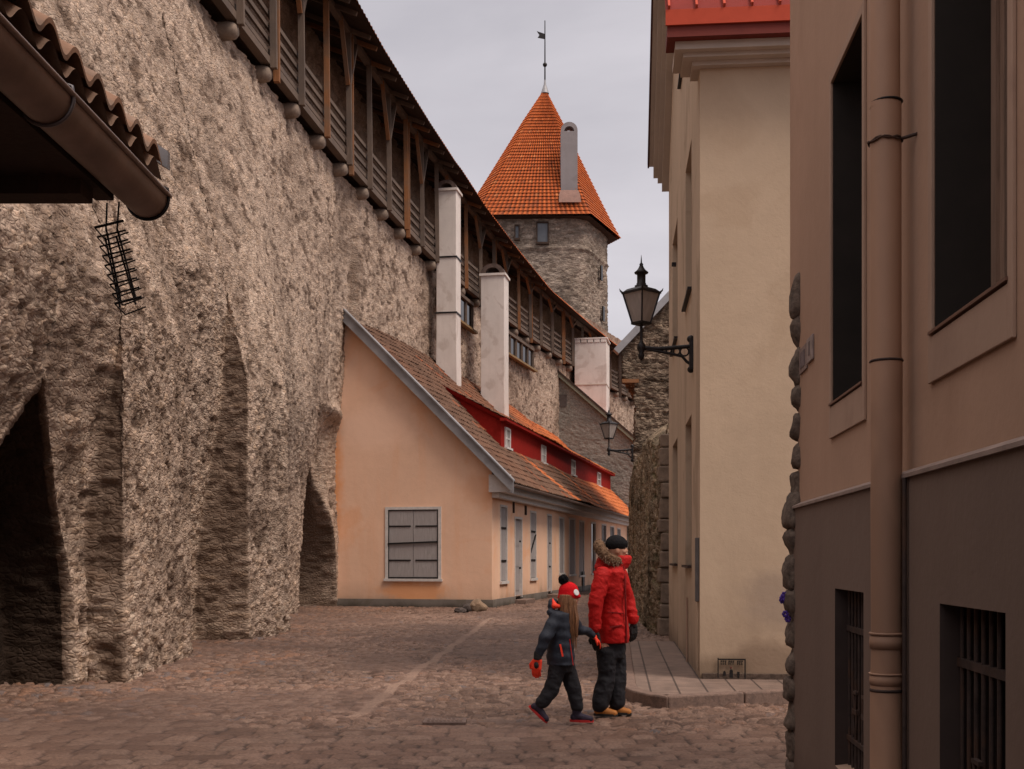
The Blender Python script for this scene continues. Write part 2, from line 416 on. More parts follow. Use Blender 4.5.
# setts: running rows near the camera
rw = (wy+.10*wx*0)/.21; ri = np.floor(rw); fr = rw-ri
bw = .25; ox = _h(ri.astype(np.int64)+99, ri.astype(np.int64)*0, ri.astype(np.int64)*0, 2)
cx = wx/bw+ox*3+.25*vnoise(np.stack([wx*4, ri, ri*0], -1), 8); ci = np.floor(cx); fc = cx-ci
e = np.minimum(np.minimum(fr, 1-fr)*.21, np.minimum(fc, 1-fc)*bw)
j2 = np.clip(e/.036, 0, 1); id2 = _h(ci.astype(np.int64)+500, ri.astype(np.int64)+500, ri.astype(np.int64)*0, 5)
h2 = sstep(j2, 0, 1)*(.018+.016*id2)
bl = sstep(wy+.5*vnoise(Pg*.8, 9), 10.9, 10.2)
# larger loose stones along the foot of the old wall
d1b, d2b, idb = cells(np.stack([wx*5.6, wy*6.2, wx*0], -1), 21, .95, dims=2)
j3 = np.clip((d2b-d1b)/.3, 0, 1); h3 = sstep(j3, 0, 1)*(.025+.035*idb)
edge = -4.55+.9*vnoise(Pg*.5, 4)+np.clip((YY.ravel()-17)*.035, -.35, .5)
b3 = sstep(XX.ravel(), edge+1.0, edge+.6)*sstep(YY.ravel(), 10.2, 11.2)
h = h1*(1-bl)+h2*bl; j = j1*(1-bl)+j2*bl; ids = np.where(bl > .5, .10+.26*id2, np.where(idr > .9, idr, idr*.62))
h = h*(1-b3)+h3*b3; j = j*(1-b3)+j3*b3; ids = np.where(b3 > .5, np.where(idb > .55, idb, idb*.9), ids)
# smooth drainage line of flat stones
t = (YY.ravel()-11.65)/(26.2-11.65); lx = -1.49+t*(.76); dl = np.abs(XX.ravel()-lx-.05*vnoise(Pg*1.1, 2))
lm = sstep(dl, .085, .06)*(YY.ravel() > 11.3)*(YY.ravel() < 30)
sl = (YY.ravel()/.42); fs = np.abs(sl-np.round(sl))*.42
h = h*(1-lm)+lm*(.022+.0*dl)*sstep(fs, 0, .02); j = j*(1-lm)+lm*sstep(fs, 0, .03); ids = np.where(lm > .5, .397, ids)
# sand-filled (joints vanish) patches and broad unevenness
sand = sstep(fbm(Pg*.55, 3, 77), .12, .6)*.55
sand = np.maximum(sand, .75*np.exp(-(((XX.ravel()+4.0)/1.0)**2+((YY.ravel()-11.2)/.6)**2)))
h = h*(1-.75*sand)+.02*sand
h = h+.022*fbm(Pg*.6, 3, 61)
dep = np.exp(-(((XX.ravel()+.25)/.42)**2+((YY.ravel()-11.15)/.25)**2)); h = h-.045*dep
# keep it below the pavement and level under the drain
Pg[:, 2] = h-.03
dr = (np.abs(XX.ravel()+.63) < .24) & (np.abs(YY.ravel()-10.83) < .21); Pg[dr, 2] = -.02
dn_ = (np.abs(XX.ravel()+.63) < .30) & (np.abs(YY.ravel()-10.75) < .36); Pg[dn_, 2] = -.004+.3*np.minimum(Pg[dn_, 2], 0)
pv = (XX.ravel() > .0913*YY.ravel()+.12) & (YY.ravel() > 12.25) & (YY.ravel() < 19.6); Pg[pv, 2] = -.045
o = grid_mesh('cobbled_street', Pg.reshape(len(Y), len(X), 3), M_cobble, None, np.stack([ids, j, sand*.8], -1), True, False)
tag(o, kind='structure')

# drain grate (perforated iron plate)
t = thing('drain_grate', 'small pierced iron drain cover sunk into the cobbles', 'drain cover', (-.63, 10.83, .003))
mb = MB(); nx, ny = 9, 4; W, D = .38, .30
fn = lambda u, v, z: (u, z, .012-v)
hs = [(-W/2+.022+i*.038+(.0 if k % 2 else .008), -W/2+.022+i*.038+.025+(.0 if k % 2 else .008), -D/2+.03+k*.066, -D/2+.03+k*.066+.050) for i in range(nx) for k in range(ny)]
rv = RV(); wall_holes(mb, rv, fn, -W/2, W/2, -D/2, D/2, hs, .03)
mb.box(-W/2-.01, -W/2, -D/2, D/2, -.03, .012).box(W/2, W/2+.01, -D/2, D/2, -.03, .012).box(-W/2-.01, W/2+.01, -D/2-.01, -D/2, -.03, .012)
mb.build('cover_plate', plain('worn_cast_iron', (.15, .105, .09), .3, 30, .6, .3), t, fix=False)
MB().box(-W/2, W/2, -D/2, D/2, -.024, -.018).build('pit', plain('drain_void', (.004, .004, .004), 0, 2, 1, bumpd=0), t)

# pavement beside the cream building
mp = NT('pavement_slabs'); v = mp.coord()
at = mp.n('ShaderNodeTexBrick'); at.offset = .5
at.inputs['Color1'].default_value = (.17, .118, .094, 1); at.inputs['Color2'].default_value = (.20, .14, .112, 1); at.inputs['Mortar'].default_value = (.06, .04, .032, 1)
at.inputs['Scale'].default_value = 1; at.inputs['Brick Width'].default_value = 1.15; at.inputs['Row Height'].default_value = .30; at.inputs['Mortar Size'].default_value = .011; at.inputs['Bias'].default_value = 0
mpp = mp.n('ShaderNodeMapping'); mpp.inputs['Rotation'].default_value = (0, 0, R(90)); tc = mp.n('ShaderNodeTexCoord')
mp.l(tc.outputs['Object'], mpp.inputs[0]); mp.l(mpp.outputs[0], at.inputs['Vector'])
c = mp.mix(1.0, at.outputs['Color'], mp.ramp(mp.noise(v, 3, 6, .65), [(.3, .65), (.7, 1.25)]), 'MULTIPLY')
mp.base(c); mp.rough(.8); mp.bump(mp.math('SUBTRACT', mp.noise(v, 25, 5, .6), mp.math('MULTIPLY', at.outputs['Fac'], 1.5)), .006)
pave = thing('pavement', None, None, (1.17, 12.18, 0), -SA); tag(pave, kind='structure')
# local: x to the right (away from street), y along the street
OUT = [(0, .80), (.02, .40), (.10, .05), (.24, -.24), (.45, -.46)]; sd_ = (.883, .469); inn = [(.155, .82), (.17, .43), (.24, .12), (.35, -.13), (.50, -.285)]
far_ = (.45+sd_[0]*6, -.46+sd_[1]*6)
ins = [(5.6, 2.45)]+inn[::-1]+[(.155, 7.4), (6, 7.4)]
MB().prism(ins, lambda x, y: (x, y, -.04), lambda x, y: (x, y, .122)).build('paving_slab', mp.m, pave)
# kerb: separate stones
def kerbstone(pts_o, pts_i):
    n = len(pts_o); vs = []
    for z in (-.04, .135):
        vs += [(p[0], p[1], z) for p in pts_o]+[(p[0], p[1], z) for p in reversed(pts_i)]
    m = 2*n
    return MB().add(vs, [tuple(reversed(range(m))), tuple(range(m, 2*m))]+[(i, (i+1) % m, m+(i+1) % m, m+i) for i in range(m)])
segs = [(OUT[::-1], inn[::-1])]
def on_(d_, o_=0): return (.45+sd_[0]*d_-sd_[1]*o_, -.46+sd_[1]*d_+sd_[0]*o_)
for a, b in ((.015, .93), (.945, 2.0), (2.015, 3.1), (3.115, 4.3)): segs.append(([on_(b), on_(a)], [on_(b, .155), on_(a, .155)]))
for a, b in ((.815, 1.6), (1.615, 2.9), (2.915, 4.2), (4.215, 5.6), (5.615, 7.4)): segs.append(([(0, a), (0, b)], [(.155, a), (.155, b)]))
for po, pi in segs:
    o = kerbstone(po, pi).build('kerb_stone', M_kerb, pave, bevel=.02)
M_cs = plain('dark_corner_stone', (.10, .075, .06), .5, 22, .95, 0, .012, (.2, .155, .12), .6)
M_tileS = tile_mat('brown_pantile', [(.0, (.36, .19, .115)), (.5, (.50, .235, .12)), (1, (.30, .17, .11))], (.20, .14, .105), 0, 1)
# ================================================================= TOWN WALL
Opts = np.array([(0, -9.0), (6, -8.0), (14, -7.25), (20, -6.65), (25.25, -6.08), (30, -5.53), (35.1, -4.85), (41, -3.88), (45, -3.18), (50, -2.1), (56.1, -.55), (63, 1.35), (71, 3.85), (78, 6.2), (86, 9.2), (96, 13.4), (104, 17.5)])
def Oc(y): return np.interp(y, Opts[:, 0], Opts[:, 1])
def Xu(y): return Oc(y)-.27
Ppts = np.array([(0, -4.5), (8, -4.7), (14.3, -4.80), (18.3, -5.08), (18.31, -5.08), (21.3, -4.88), (23.9, -4.64), (26, -4.95), (30, -5.35), (36, -5.47), (37, -5.4)])
GZ = 13.1
def Xfront(y, z):
    base = np.where(y < 36.5, np.interp(y, Ppts[:, 0], Ppts[:, 1]), Xu(y))
    t = np.clip((z-4.8)/(GZ-4.8), 0, 1)
    return base+(Xu(y)-base)*t
def recess(y, z):
    r1 = .50*(1-sstep(z, 1.8, 4.9))
    r2 = (.98-.5*sstep(z, 1.0, 5.0))*(1-sstep(z, 4.6, 6.6))
    r3 = .45*(1-sstep(z, 2.5, 6.5))
    return np.where(y < 14.35, r1, np.where(y < 21.35, r2, r3))
zz = np.concatenate([np.arange(-.1, 6.5, .038), np.arange(6.5, 13.16, .05)])
def arch(z, yc, W, za, zs=.5, p=1.8):
    t = np.clip((z-zs)/(za-zs), 0, 1); return np.where(z < za, W*(1-t**p), 0)
colY = []; colX = []
def seg(ya, yb, n, rfun, skip0=True):
    for i in range(1 if skip0 else 0, n+1):
        w = i/n; y = ya*(1-w)+yb*w; colY.append(y); colX.append(Xfront(y, zz)-rfun(y, zz))
def side(y, ra, rb, n):
    for i in range(1, n+1):
        w = i/n; colY.append(np.full_like(zz, y)+w*0.06*np.sign(rb.max()-ra.max())); colX.append(Xfront(np.full_like(zz, y), zz)-(ra*(1-w)+rb*w))
def arched(ya, yb, yc, W, za, dep, na, nb, nc, rf):
    hw = arch(zz, yc, W, za); L = yc-hw; Rr = yc+hw; on = (zz < za).astype(float)
    seg(np.full_like(zz, ya), L, na, rf)
    for i in range(1, 13):
        w = i/12; colY.append(L); colX.append(Xfront(L, zz)-rf(L, zz)-dep*w*on)
    for i in range(1, nc+1):
        w = i/nc; y = L*(1-w)+Rr*w; colY.append(y); colX.append(Xfront(y, zz)-rf(y, zz)-dep*on)
    for i in range(1, 13):
        w = 1-i/12; colY.append(Rr); colX.append(Xfront(Rr, zz)-rf(Rr, zz)-dep*w*on)
    seg(Rr, np.full_like(zz, yb), nb, rf)
one = np.ones_like(zz)
r_1 = lambda y, z: .50*(1-sstep(z, 1.8, 4.9)); r_0 = lambda y, z: 0*z
r_2 = lambda y, z: (.98-.5*sstep(z, 1.0, 5.0))*(1-sstep(z, 4.6, 6.6)); r_3 = lambda y, z: .55*(1-sstep(z, 2.5, 6.5))*(1-sstep(y, 33.8, 35.2))
seg(5*one, 9.5*one, 60, r_1, False)
arched(9.5, 14.3, 12.32, 1.6, 3.45, .85, 40, 14, 44, r_1)
side(14.3, r_1(0, zz), 0*zz, 12)
seg(14.3*one, 18.3*one, 100, r_0)
side(18.3, 0*zz, r_2(0, zz), 14)
seg(18.36*one, 21.3*one, 66, r_2)
side(21.3, r_2(0, zz), 0*zz, 20)
seg(21.3*one, 23.9*one, 56, r_0)
side(23.9, 0*zz, r_3(0, zz), 10)
arched(23.95, 37.0, 34.0, 1.8, 4.2, 1.5, 100, 20, 40, r_3)
seg(37*one, 100*one, 640, r_0)
colY = np.stack(colY, 1); colX = np.stack(colX, 1)
Z = np.repeat(zz[:, None], colY.shape[1], 1)
P = np.stack([colX, colY, Z], -1)
# bigger lumps, the corbel stump near the house
lump = np.exp(-(((P[..., 1]-34.6)/1.5)**2+((P[..., 2]-5.85)/.30)**2))*.22
P[..., 0] += lump*(P[..., 1] < 37)
P[..., 0] -= .25*sstep(P[..., 2], 6.0, 5.6)*sstep(P[..., 2], 2.0, 4.0)*np.exp(-((P[..., 1]-34.6)/1.4)**2)
N = grid_normals(P); N = np.where(np.isfinite(N), N, 0)
dul = np.linalg.norm(np.gradient(P, axis=1), axis=-1); deg = (dul < .012)
deg = deg | np.roll(deg, 1, 1) | np.roll(deg, -1, 1)
N = np.where(deg[..., None], np.array([1., 0, 0]), N)
for _ in range(2):   # soften normals over the steps
    N[:, 1:-1] = (N[:, :-2]+N[:, 1:-1]*2+N[:, 2:])/4
N = np.where(deg[..., None], np.array([1., 0, 0]), N)
N /= np.maximum(np.linalg.norm(N, axis=-1, keepdims=True), 1e-6)
flipm = np.sign(N[..., 0:1]*1.0+(-N[..., 1:2])*.8); flipm[flipm == 0] = 1
N = N*flipm
# coursed flat stones low down and on the piers, ragged small rubble higher up
Xf = P.reshape(-1, 3)
warp = np.stack([fbm(Xf*1.2, 2, 31), fbm(Xf*1.2, 2, 37), fbm(Xf*1.2, 2, 41)], -1)
dA = cells((Xf+warp*.06)*np.array([3.0, 3.0, 10.5]), 5)
dB = cells((Xf+warp*.10)*np.array([7.2, 6.6, 12.0]), 15)
jA = np.clip((dA[1]-dA[0])/.35, 0, 1); jB = np.clip((dB[1]-dB[0])/.4, 0, 1)
hA = (sstep(jA, 0, 1)*(.4+.9*dA[2])-.5)*.06; hB = (sstep(jB, 0, 1)*(.4+.9*dB[2])-.5)*.045
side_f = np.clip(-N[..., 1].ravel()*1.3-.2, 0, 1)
bl = np.clip(np.maximum(side_f, .55*sstep(Xf[:, 2], 4.5, 1.5))+.25*fbm(Xf*.5, 2, 3), 0, 1)
mid = fbm(Xf*np.array([1.9, 1.9, 2.6]), 5, 9, .6); low = fbm(Xf*np.array([.4, .4, .45]), 3, 4)
pit = np.clip(fbm(Xf*np.array([3.6, 3.4, 4.2]), 4, 55, .6)-.28, 0, 1)
h = hA*bl*(1-.45*side_f)+hB*(1-bl)+mid*.014+low*.045-pit*.05
Pd = P+(N.reshape(-1, 3)*h[:, None]).reshape(P.shape)
tone = np.clip(.66+.30*mid+.25*low-pit*1.6-.55*side_f, 0, 1)  # camera-facing pier sides toned down: their shade is put into the stone colour
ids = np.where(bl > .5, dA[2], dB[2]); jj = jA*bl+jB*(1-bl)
# inside the arches the shade of the recess is painted into the tone
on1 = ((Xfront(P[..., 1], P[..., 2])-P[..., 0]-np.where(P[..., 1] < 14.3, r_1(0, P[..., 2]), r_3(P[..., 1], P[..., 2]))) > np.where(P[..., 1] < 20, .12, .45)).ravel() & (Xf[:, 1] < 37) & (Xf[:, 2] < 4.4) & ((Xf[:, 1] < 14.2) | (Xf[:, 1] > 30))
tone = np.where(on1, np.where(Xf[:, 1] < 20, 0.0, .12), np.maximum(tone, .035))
tw = thing('town_wall', 'towering rough rubble limestone wall with blind arches and buttresses beside the cobbled street', 'wall', (-5, 14, 0))
Pd = Pd-np.array([-5, 14, 0.])
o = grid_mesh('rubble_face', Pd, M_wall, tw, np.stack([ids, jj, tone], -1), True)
# solid core behind the face and the parapet wall behind the walkway
mb = MB(); ys = [5, 10, 15, 20, 25, 30, 35, 41, 45, 50, 56, 63, 71, 78, 86, 92, 98]
for a, b in zip(ys, ys[1:]):
    pa = (Xu(a)-2.2, a); pb = (Xu(b)-2.2, b)
    mb.add([(pa[0]+5, a-14, 0), (pb[0]+5, b-14, 0), (pb[0]+5, b-14, 17.4), (pa[0]+5, a-14, 17.4), (pa[0]+4.2, a-14, 0), (pb[0]+4.2, b-14, 0), (pb[0]+4.2, b-14, 17.4), (pa[0]+4.2, a-14, 17.4)],
           [(0, 1, 2, 3), (5, 4, 7, 6), (3, 2, 6, 7), (0, 3, 7, 4), (1, 5, 6, 2)])
mb.build('parapet_core', M_niche, tw)
yy = np.arange(5, 99, .16); z2 = np.arange(13.0, 18.15, .14)
Yb, Zb = np.meshgrid(yy, z2); Pp = np.stack([Xu(Yb)-1.25, Yb, Zb], -1)
Pp, cc = rubble(Pp, (3, 3, 6), .05, .04, 8, -1)
grid_mesh('parapet_face', Pp-np.array([-5, 14, 0.]), M_wall, tw, cc*np.array([1, 1, .55]))

# ================================================================= WOODEN GALLERY ON THE WALL
gal = thing('wooden_gallery', 'roofed timber defence walkway with posts and plank railings along the top of the stone wall', 'gallery', (-5, 14, GZ))
def G3(y, off, z):     # point on a line parallel to the outer edge
    e = .05; x = float(Oc(y)); dx = float(Oc(y+e)-Oc(y-e))/(2*e); l = math.hypot(1, dx)
    return Vector((x+off/l+5, y-off*dx/l-14, z-GZ))
def eave(y): return float(np.interp(y, [0, 46, 62, 90], [17.0, 17.0, 16.0, 15.7]))
py_ = [16.2+2.25*i for i in range(34)]
rnd = random.Random(4)
M_corbel = plain('pale_corbel_stone', (.24, .185, .145), .25, 9, .9, 0, .01, (.15, .11, .085), .5)
for i, y in enumerate(py_):
    m = M_woodo if i % 4 == 3 else M_woodg
    top = eave(y)+.30
    lean = rnd.uniform(-.03, .03)
    mb = MB().bar(G3(y, .15, 13.2), G3(y+lean, .10, top), .15, .14, (0, 1, 0)); mb.build('post', m, gal)
    if i % 3 == 2:
        MB().bar(G3(y+.30, .12, 13.0), G3(y+.30, .10, top), .14, .15, (0, 1, 0)).build('post', M_woodo, gal)
    if i % 2 == 0:
        for s in (-1, 1):
            MB().bar(G3(y+s*.08, .12, 15.55 if s < 0 else 15.7), G3(y+s*.85, .12, eave(y)+.22), .13, .12, (1, 0, 0)).build('brace', M_woodo if s < 0 else M_woodg, gal)
    # rounded corbel stone / beam end under every post
    q_ = [(-.9, .2), (-.12, .2), (.0, .18), (.07, .12), (.09, .02)]
    MB().tube([G3(y, a_, 13.08) for a_, _ in q_], [b_ for _, b_ in q_], 14).build('corbel', M_corbel, gal)
    # inner rafters
    for dy in (0, .75, 1.5):
        MB().bar(G3(y+dy, .78, eave(y+dy)-.06), G3(y+dy, -1.75, eave(y+dy)+1.0), .09, .12).build('rafter', M_woodo if (i+int(dy*2)) % 3 == 0 else M_woodg, gal) if y < 62 and dy < 1.4 else None
ya, yb = py_[0]-1.2, py_[-1]
def strip(off0, off1, z0, z1, n=52, zf=None):
    mb = MB(); ys = np.linspace(ya, yb, n)
    for a, b in zip(ys, ys[1:]):
        za = (zf(a) if zf else 0); zb = (zf(b) if zf else 0)
        pa = [G3(a, off0, z0+za), G3(a, off1, z0+za), G3(a, off1, z1+za), G3(a, off0, z1+za)]
        pb = [G3(b, off0, z0+zb), G3(b, off1, z0+zb), G3(b, off1, z1+zb), G3(b, off0, z1+zb)]
        mb.add(pa+pb, [(0, 1, 5, 4), (1, 2, 6, 5), (2, 3, 7, 6), (3, 0, 4, 7)])
    return mb
strip(-.14, .08, 13.28, 13.46).build('floor_beam', M_woodg, gal)
strip(-1.6, -.14, 13.40, 13.45).build('walkway_floor', M_woodd, gal)
for z in (13.56, 13.86, 14.16, 14.48):
    strip(-.04, .02, z, z+.115).build('rail', M_woodg, gal)
strip(-.02, .16, 0.10, .28, zf=lambda y: eave(y)).build('wall_plate', M_woodg, gal)
# roof: plank underside, tiles on top, scalloped tile ends
mb = MB(); ys = np.linspace(ya, yb, 90)
for a, b in zip(ys, ys[1:]):
    A0 = G3(a, .92, eave(a)); A1 = G3(a, -2.0, eave(a)+1.24); B0 = G3(b, .92, eave(b)); B1 = G3(b, -2.0, eave(b)+1.24)
    mb.add([A0, B0, B1, A1], [(0, 1, 2, 3)])
mb.build('roof_boarding', M_woodd, gal)
ys = np.arange(ya, yb, .085); os_ = np.linspace(.99, -2.0, 14)
Pr = np.zeros((len(os_), len(ys), 3))
for i, of in enumerate(os_):
    for k, y in enumerate(ys):
        p = G3(y, of, eave(y)+.06+(.99-of)*.425); Pr[i, k] = p
ph = np.sin(ys/.26*2*math.pi)
Pr[:, :, 2] += .035*ph[None, :]+.0
Pr[0, :, 2] -= .09
cc = np.zeros((len(os_)*len(ys), 3)); cc[:, 0] = np.tile(_h((ys/.26).astype(np.int64), (ys*0).astype(np.int64), (ys*0).astype(np.int64), 3), len(os_)); cc[:, 1] = np.tile((ph*.5+.5), len(os_))
cc[:, 2] = np.tile(np.interp(ys, [40, 52], [.75, .1]), len(os_))
grid_mesh('roof_tiles', Pr, M_tileT, gal, cc)

# little viewing windows in the wall below the gallery, each group is one boxed opening
def wall_window(y0, y1, z0, z1, n):
    w = MB(); gl = MB(); sl = MB()
    def q(y, off, z): return G3(y, off, z)-Vector((0, 0, 0))
    sh = Vector((0, 0, GZ))
    for a, b in ((0, 0), (1, 1)): pass
    gl.add([q(y0, -.10, z0)+sh, q(y1, -.10, z0)+sh, q(y1, -.10, z1)+sh, q(y0, -.10, z1)+sh], [(0, 1, 2, 3)])
    for i in range(n+1):
        y = y0+(y1-y0)*i/n; w.bar(q(y, -.06, z0)+sh, q(y, -.06, z1)+sh, .10, .10, (0, 1, 0))
    w.bar(q(y0, -.06, z1)+sh, q(y1, -.06, z1)+sh, .14, .14)
    sl.bar(q(y0-.2, -.03, z0-.05)+sh, q(y1+.4, -.03, z0-.05)+sh, .22, .10)
    fr = w.build('window', M_woodg, tw); gl.build('pane', M_dark, fr, fix=False); sl.build('sill', wood('ochre_timber', (.30, .19, .09), (.2, .14, .08)), fr)
wall_window(46.6, 51.5, 11.7, 12.85, 5)
wall_window(56.8, 62.5, 11.75, 12.8, 5)

# ================================================================= TOWER
TC = Vector((2.5, 87.3, .42)); t = thing('round_tower', 'tall stone tower with steep orange tiled spire roof rising behind the gallery', 'tower', TC)
base = [(-4.9, -5.1), (2.95, -5.35), (5.45, .55), (3.4, 5.2), (-4.4, 5.2), (-6.7, .4), (-6.25, -2.7)]
zb, zt = 25.75, 36.75
mbu = MB()
def facegrid(poly, zlo, zhi, inset, n_u, n_z, fn_r=None):
    pts = []
    for i in range(len(poly)):
        a = np.array(poly[i]); b = np.array(poly[(i+1) % len(poly)])
        for k in range(n_u): pts.append(a+(b-a)*k/n_u)
    pts.append(pts[0]); return np.array(pts)
pl = facegrid([(x*.90, y*.90) for x, y in base], 0, 0, 0, 60, 0)
# round the plan corners
for _ in range(90): pl[1:-1] = (pl[:-2]+pl[2:]+2*pl[1:-1])/4; pl[0] = pl[-1] = (pl[1]+pl[-2])/2
zs = np.arange(8, 26.0, .11)
Pt = np.stack([np.repeat(pl[None, :, 0], len(zs), 0), np.repeat(pl[None, :, 1], len(zs), 0), np.repeat(zs[:, None], len(pl), 1)], -1)
Pt[..., 0] *= 1+(25.8-Pt[..., 2])*.0012; 
Pt2, cc = rubble(Pt, (1.7, 1.7, 5.0), .05, .04, 3, -1)
# string course
b = np.exp(-((Pt[..., 2]-23.3)/.10)**2); Pt2[..., :2] *= (1+.03*b)[..., None]
grid_mesh('masonry', Pt2, M_tower, t, cc)
# roof with real tile courses
nu, nz = 40, 120
apex = np.array([0., 0.]); rows = []; cols = []
ang = []
per = facegrid(base, 0, 0, 0, nu*3, 0)
s = np.concatenate([[0], np.cumsum(np.linalg.norm(np.diff(per, axis=0), axis=1))])
course = .31; slope_len = 12.6; nc = int(slope_len/course)
Rr = []; Cr = []
for c_ in range(nc):
    for sub, lift in ((0.0, .10), (.92, .02)):
        f = (c_+sub)/nc
        rad = 1-f; fl = 1+.05*math.exp(-f*9)
        p = per*rad*fl
        zz_ = zb+(zt-zb)*f-.25*math.exp(-f*10)
        wave = np.sin(s*2*math.pi/.33)
        l = np.linalg.norm(per, axis=1, keepdims=True)
        pp = p+per/l*(lift*1.0+.035*wave[:, None])*min(1, rad*4)
        Rr.append(np.concatenate([pp, np.full((len(per), 1), zz_)], 1))
        ti = np.floor(s/.33).astype(np.int64)
        idr = _h(ti+9, np.full_like(ti, c_), ti*0, 6)
        # a scatter of pale stud tiles in loose rings
        stud = ((ti % 5 == (c_//4 % 2)*2) & (c_ % 4 == 1) & (c_ > 3))
        base_id = idr*.9
        Cr.append(np.stack([np.where(stud, 1.0, base_id), np.clip(.5+.5*wave, 0, 1)*(1.0 if sub < .5 else .45)+(.0), np.where(idr > .9, .25, .0)+.12*math.exp(-f*4)], -1))
Rr.append(np.concatenate([per*0, np.full((len(per), 1), zt)], 1)); Cr.append(Cr[-1])
grid_mesh('spire_roof', np.stack(Rr), M_tileT, t, np.concatenate(Cr), smooth=False)
MB().add([(x*1.02, y*1.02, zb-.33) for x, y in base], [tuple(range(len(base)))]).build('eave_soffit', M_woodd, t)
fi = MB().lathe([(.32, -.45), (.16, .05), (.09, .25), (.06, .6)], 12, (0, 0, zt)).build('finial_cap', M_lead, t)
rod = MB().tube([(0, 0, zt+.2), (0, 0, zt+5.1)], [.06, .035], 8).ball((0, 0, zt+1.75), .17).build('finial_rod', M_iron, t)
# swallow-tailed vane
MB().add([(-.03, -.01, zt+3.7), (-.55, -.01, zt+3.8), (-.42, -.01, zt+4.0), (-.62, -.01, zt+4.3), (-.03, -.01, zt+4.1),
          (-.03, .03, zt+3.7), (-.55, .03, zt+3.8), (-.42, .03, zt+4.0), (-.62, .03, zt+4.3), (-.03, .03, zt+4.1)],
         [(0, 1, 2, 3, 4), (9, 8, 7, 6, 5)]+[(i, (i+1) % 5, 5+(i+1) % 5, 5+i) for i in range(5)]).build('weather_vane', M_iron, rod)
# chimney on the front slope, arched opening at the top
ch = MB(); cx, cy = 1.62, -4.15; w = .60
def CP(u, v, z): return (cx+u, cy-.4+v, z)
prof = []
H0, H1 = 27.0, 32.4
def arc_ring(r, n=12): return [(r*math.cos(math.pi*i/n), r*math.sin(math.pi*i/n)) for i in range(n+1)]
outer = [(w, H1-.55)]+[(a, H1-.55+b) for a, b in arc_ring(w)][1:-1]+[(-w, H1-.55)]
inner = [(a, H1-.62+b) for a, b in arc_ring(.36)]
for off in (0, .9):
    k = len(inner)
    ch.add([CP(a, off, z) for a, z in outer]+[CP(a, off, z) for a, z in inner], [(i, i+1, k+i+1, k+i) for i in range(k-1)])
    ch.add([CP(-w, off, H0), CP(w, off, H0), CP(w, off, H1-.55), CP(.36, off, H1-.62), CP(-.36, off, H1-.62), CP(-w, off, H1-.55)], [(0, 1, 2, 3, 4, 5)])
for pts in (outer, inner):
    for a, b in zip(pts, pts[1:]): ch.add([CP(a[0], 0, a[1]), CP(b[0], 0, b[1]), CP(b[0], .9, b[1]), CP(a[0], .9, a[1])], [(0, 1, 2, 3)])
ch.add([CP(.36, 0, H1-.62), CP(-.36, 0, H1-.62), CP(-.36, .9, H1-.62), CP(.36, .9, H1-.62)], [(0, 1, 2, 3)])
ch.v = ch.v
for sx_ in (-w, w): ch.add([CP(sx_, 0, H0), CP(sx_, .9, H0), CP(sx_, .9, H1-.55), CP(sx_, 0, H1-.55)], [(0, 1, 2, 3)])
cho = ch.build('chimney', stucco('grey_chimney_render', (.24, .22, .225), (.18, .16, .16), (.15, .13, .12), .3), t)
MB().add([(cx-.78, -5.42, 26.4), (cx+.8, -5.42, 26.4), (cx+.75, -5.17, 27.0), (cx+.62, -4.95, 27.4), (cx-.66, -4.95, 27.4), (cx-.75, -5.17, 27.0)], [(0, 1, 2, 5), (5, 2, 3, 4)]).build('flashing', plain('brown_lead', (.20, .105, .08), .2, 4, .6), cho)
def twin(px, py0, py1, w, name='window'):
    x = (px-512)/F*82.4-TC.x; z1 = CH+(HY-py0)*82.4/F; z0 = CH+(HY-py1)*82.4/F; y = -5.0
    fr = MB()
    for a, b, c, d in ((-w/2-.08, -w/2, z0, z1), (w/2, w/2+.08, z0, z1), (-w/2-.08, w/2+.08, z1, z1+.1), (-w/2-.12, w/2+.12, z0-.14, z0)):
        fr.box(x+a, x+b, y+.0, y+.25, c, d)
    f = fr.build(name, M_woodd, t); MB().box(x-w/2, x+w/2, y+.10, y+.16, z0, z1).build('pane', M_glass, f)
twin(542.5, 229, 248, .72)
twin(517, 232, 244, .22)
for (x, y, z, nx) in ((4.15, -1.6, 22.2, 1), (4.35, -1.0, 19.3, 1)):
    MB().box(-.05, .06, -.18, .18, -.55, .55, Matrix.Translation((x-.02, y-.35, z)) @ Matrix.Rotation(R(-66+90-90+66-23), 4, 'Z')).build('slit', M_dark, t)

# ================================================================= LONG ORANGE HOUSE
E = thing('orange_house', 'long low house of orange render with mossy tiled lean-to roof built against the town wall', 'house', (-.61, 35, 0), -SE)
LE = 33.4; rs = .998; EX = .7; EZ = 3.80
def rz(x): return EZ+rs*(EX-x)
def pxt(px, x=0.0):    # distance along the facade for a photo column
    k = (px-512)/F; return (k*(35-.2204*x)+.61-.9754*x)/(.2204-.9754*k)
wins = []
for (a, b, ya_, yb_, kind) in ((500, 507, 505, 581, 'w'), (514.5, 522, 517, 598, 'd'), (530, 536, 511, 578, 'w'), (547, 551.5, 514, 595, 'd'), (559, 564, 517, 573, 'w'),
                             (569, 575, 518, 574, 'w'), (579, 584, 520.5, 575, 'w'), (591, 595.5, 522, 573, 'w'), (601.5, 606, 524, 572, 'w'), (610, 614, 526, 571, 'w'), (617, 620.5, 528, 571, 'w')):
    t0, t1 = pxt(a), pxt(b); Ym = 35+.9754*(t0+t1)/2
    wins.append((t0, t1, CH+(HY-yb_)*Ym/F if kind == 'w' else .18, CH+(HY-ya_)*Ym/F, kind))
mb = MB(); rv = RV()
fE = lambda u, v, z: (-v, u, z)
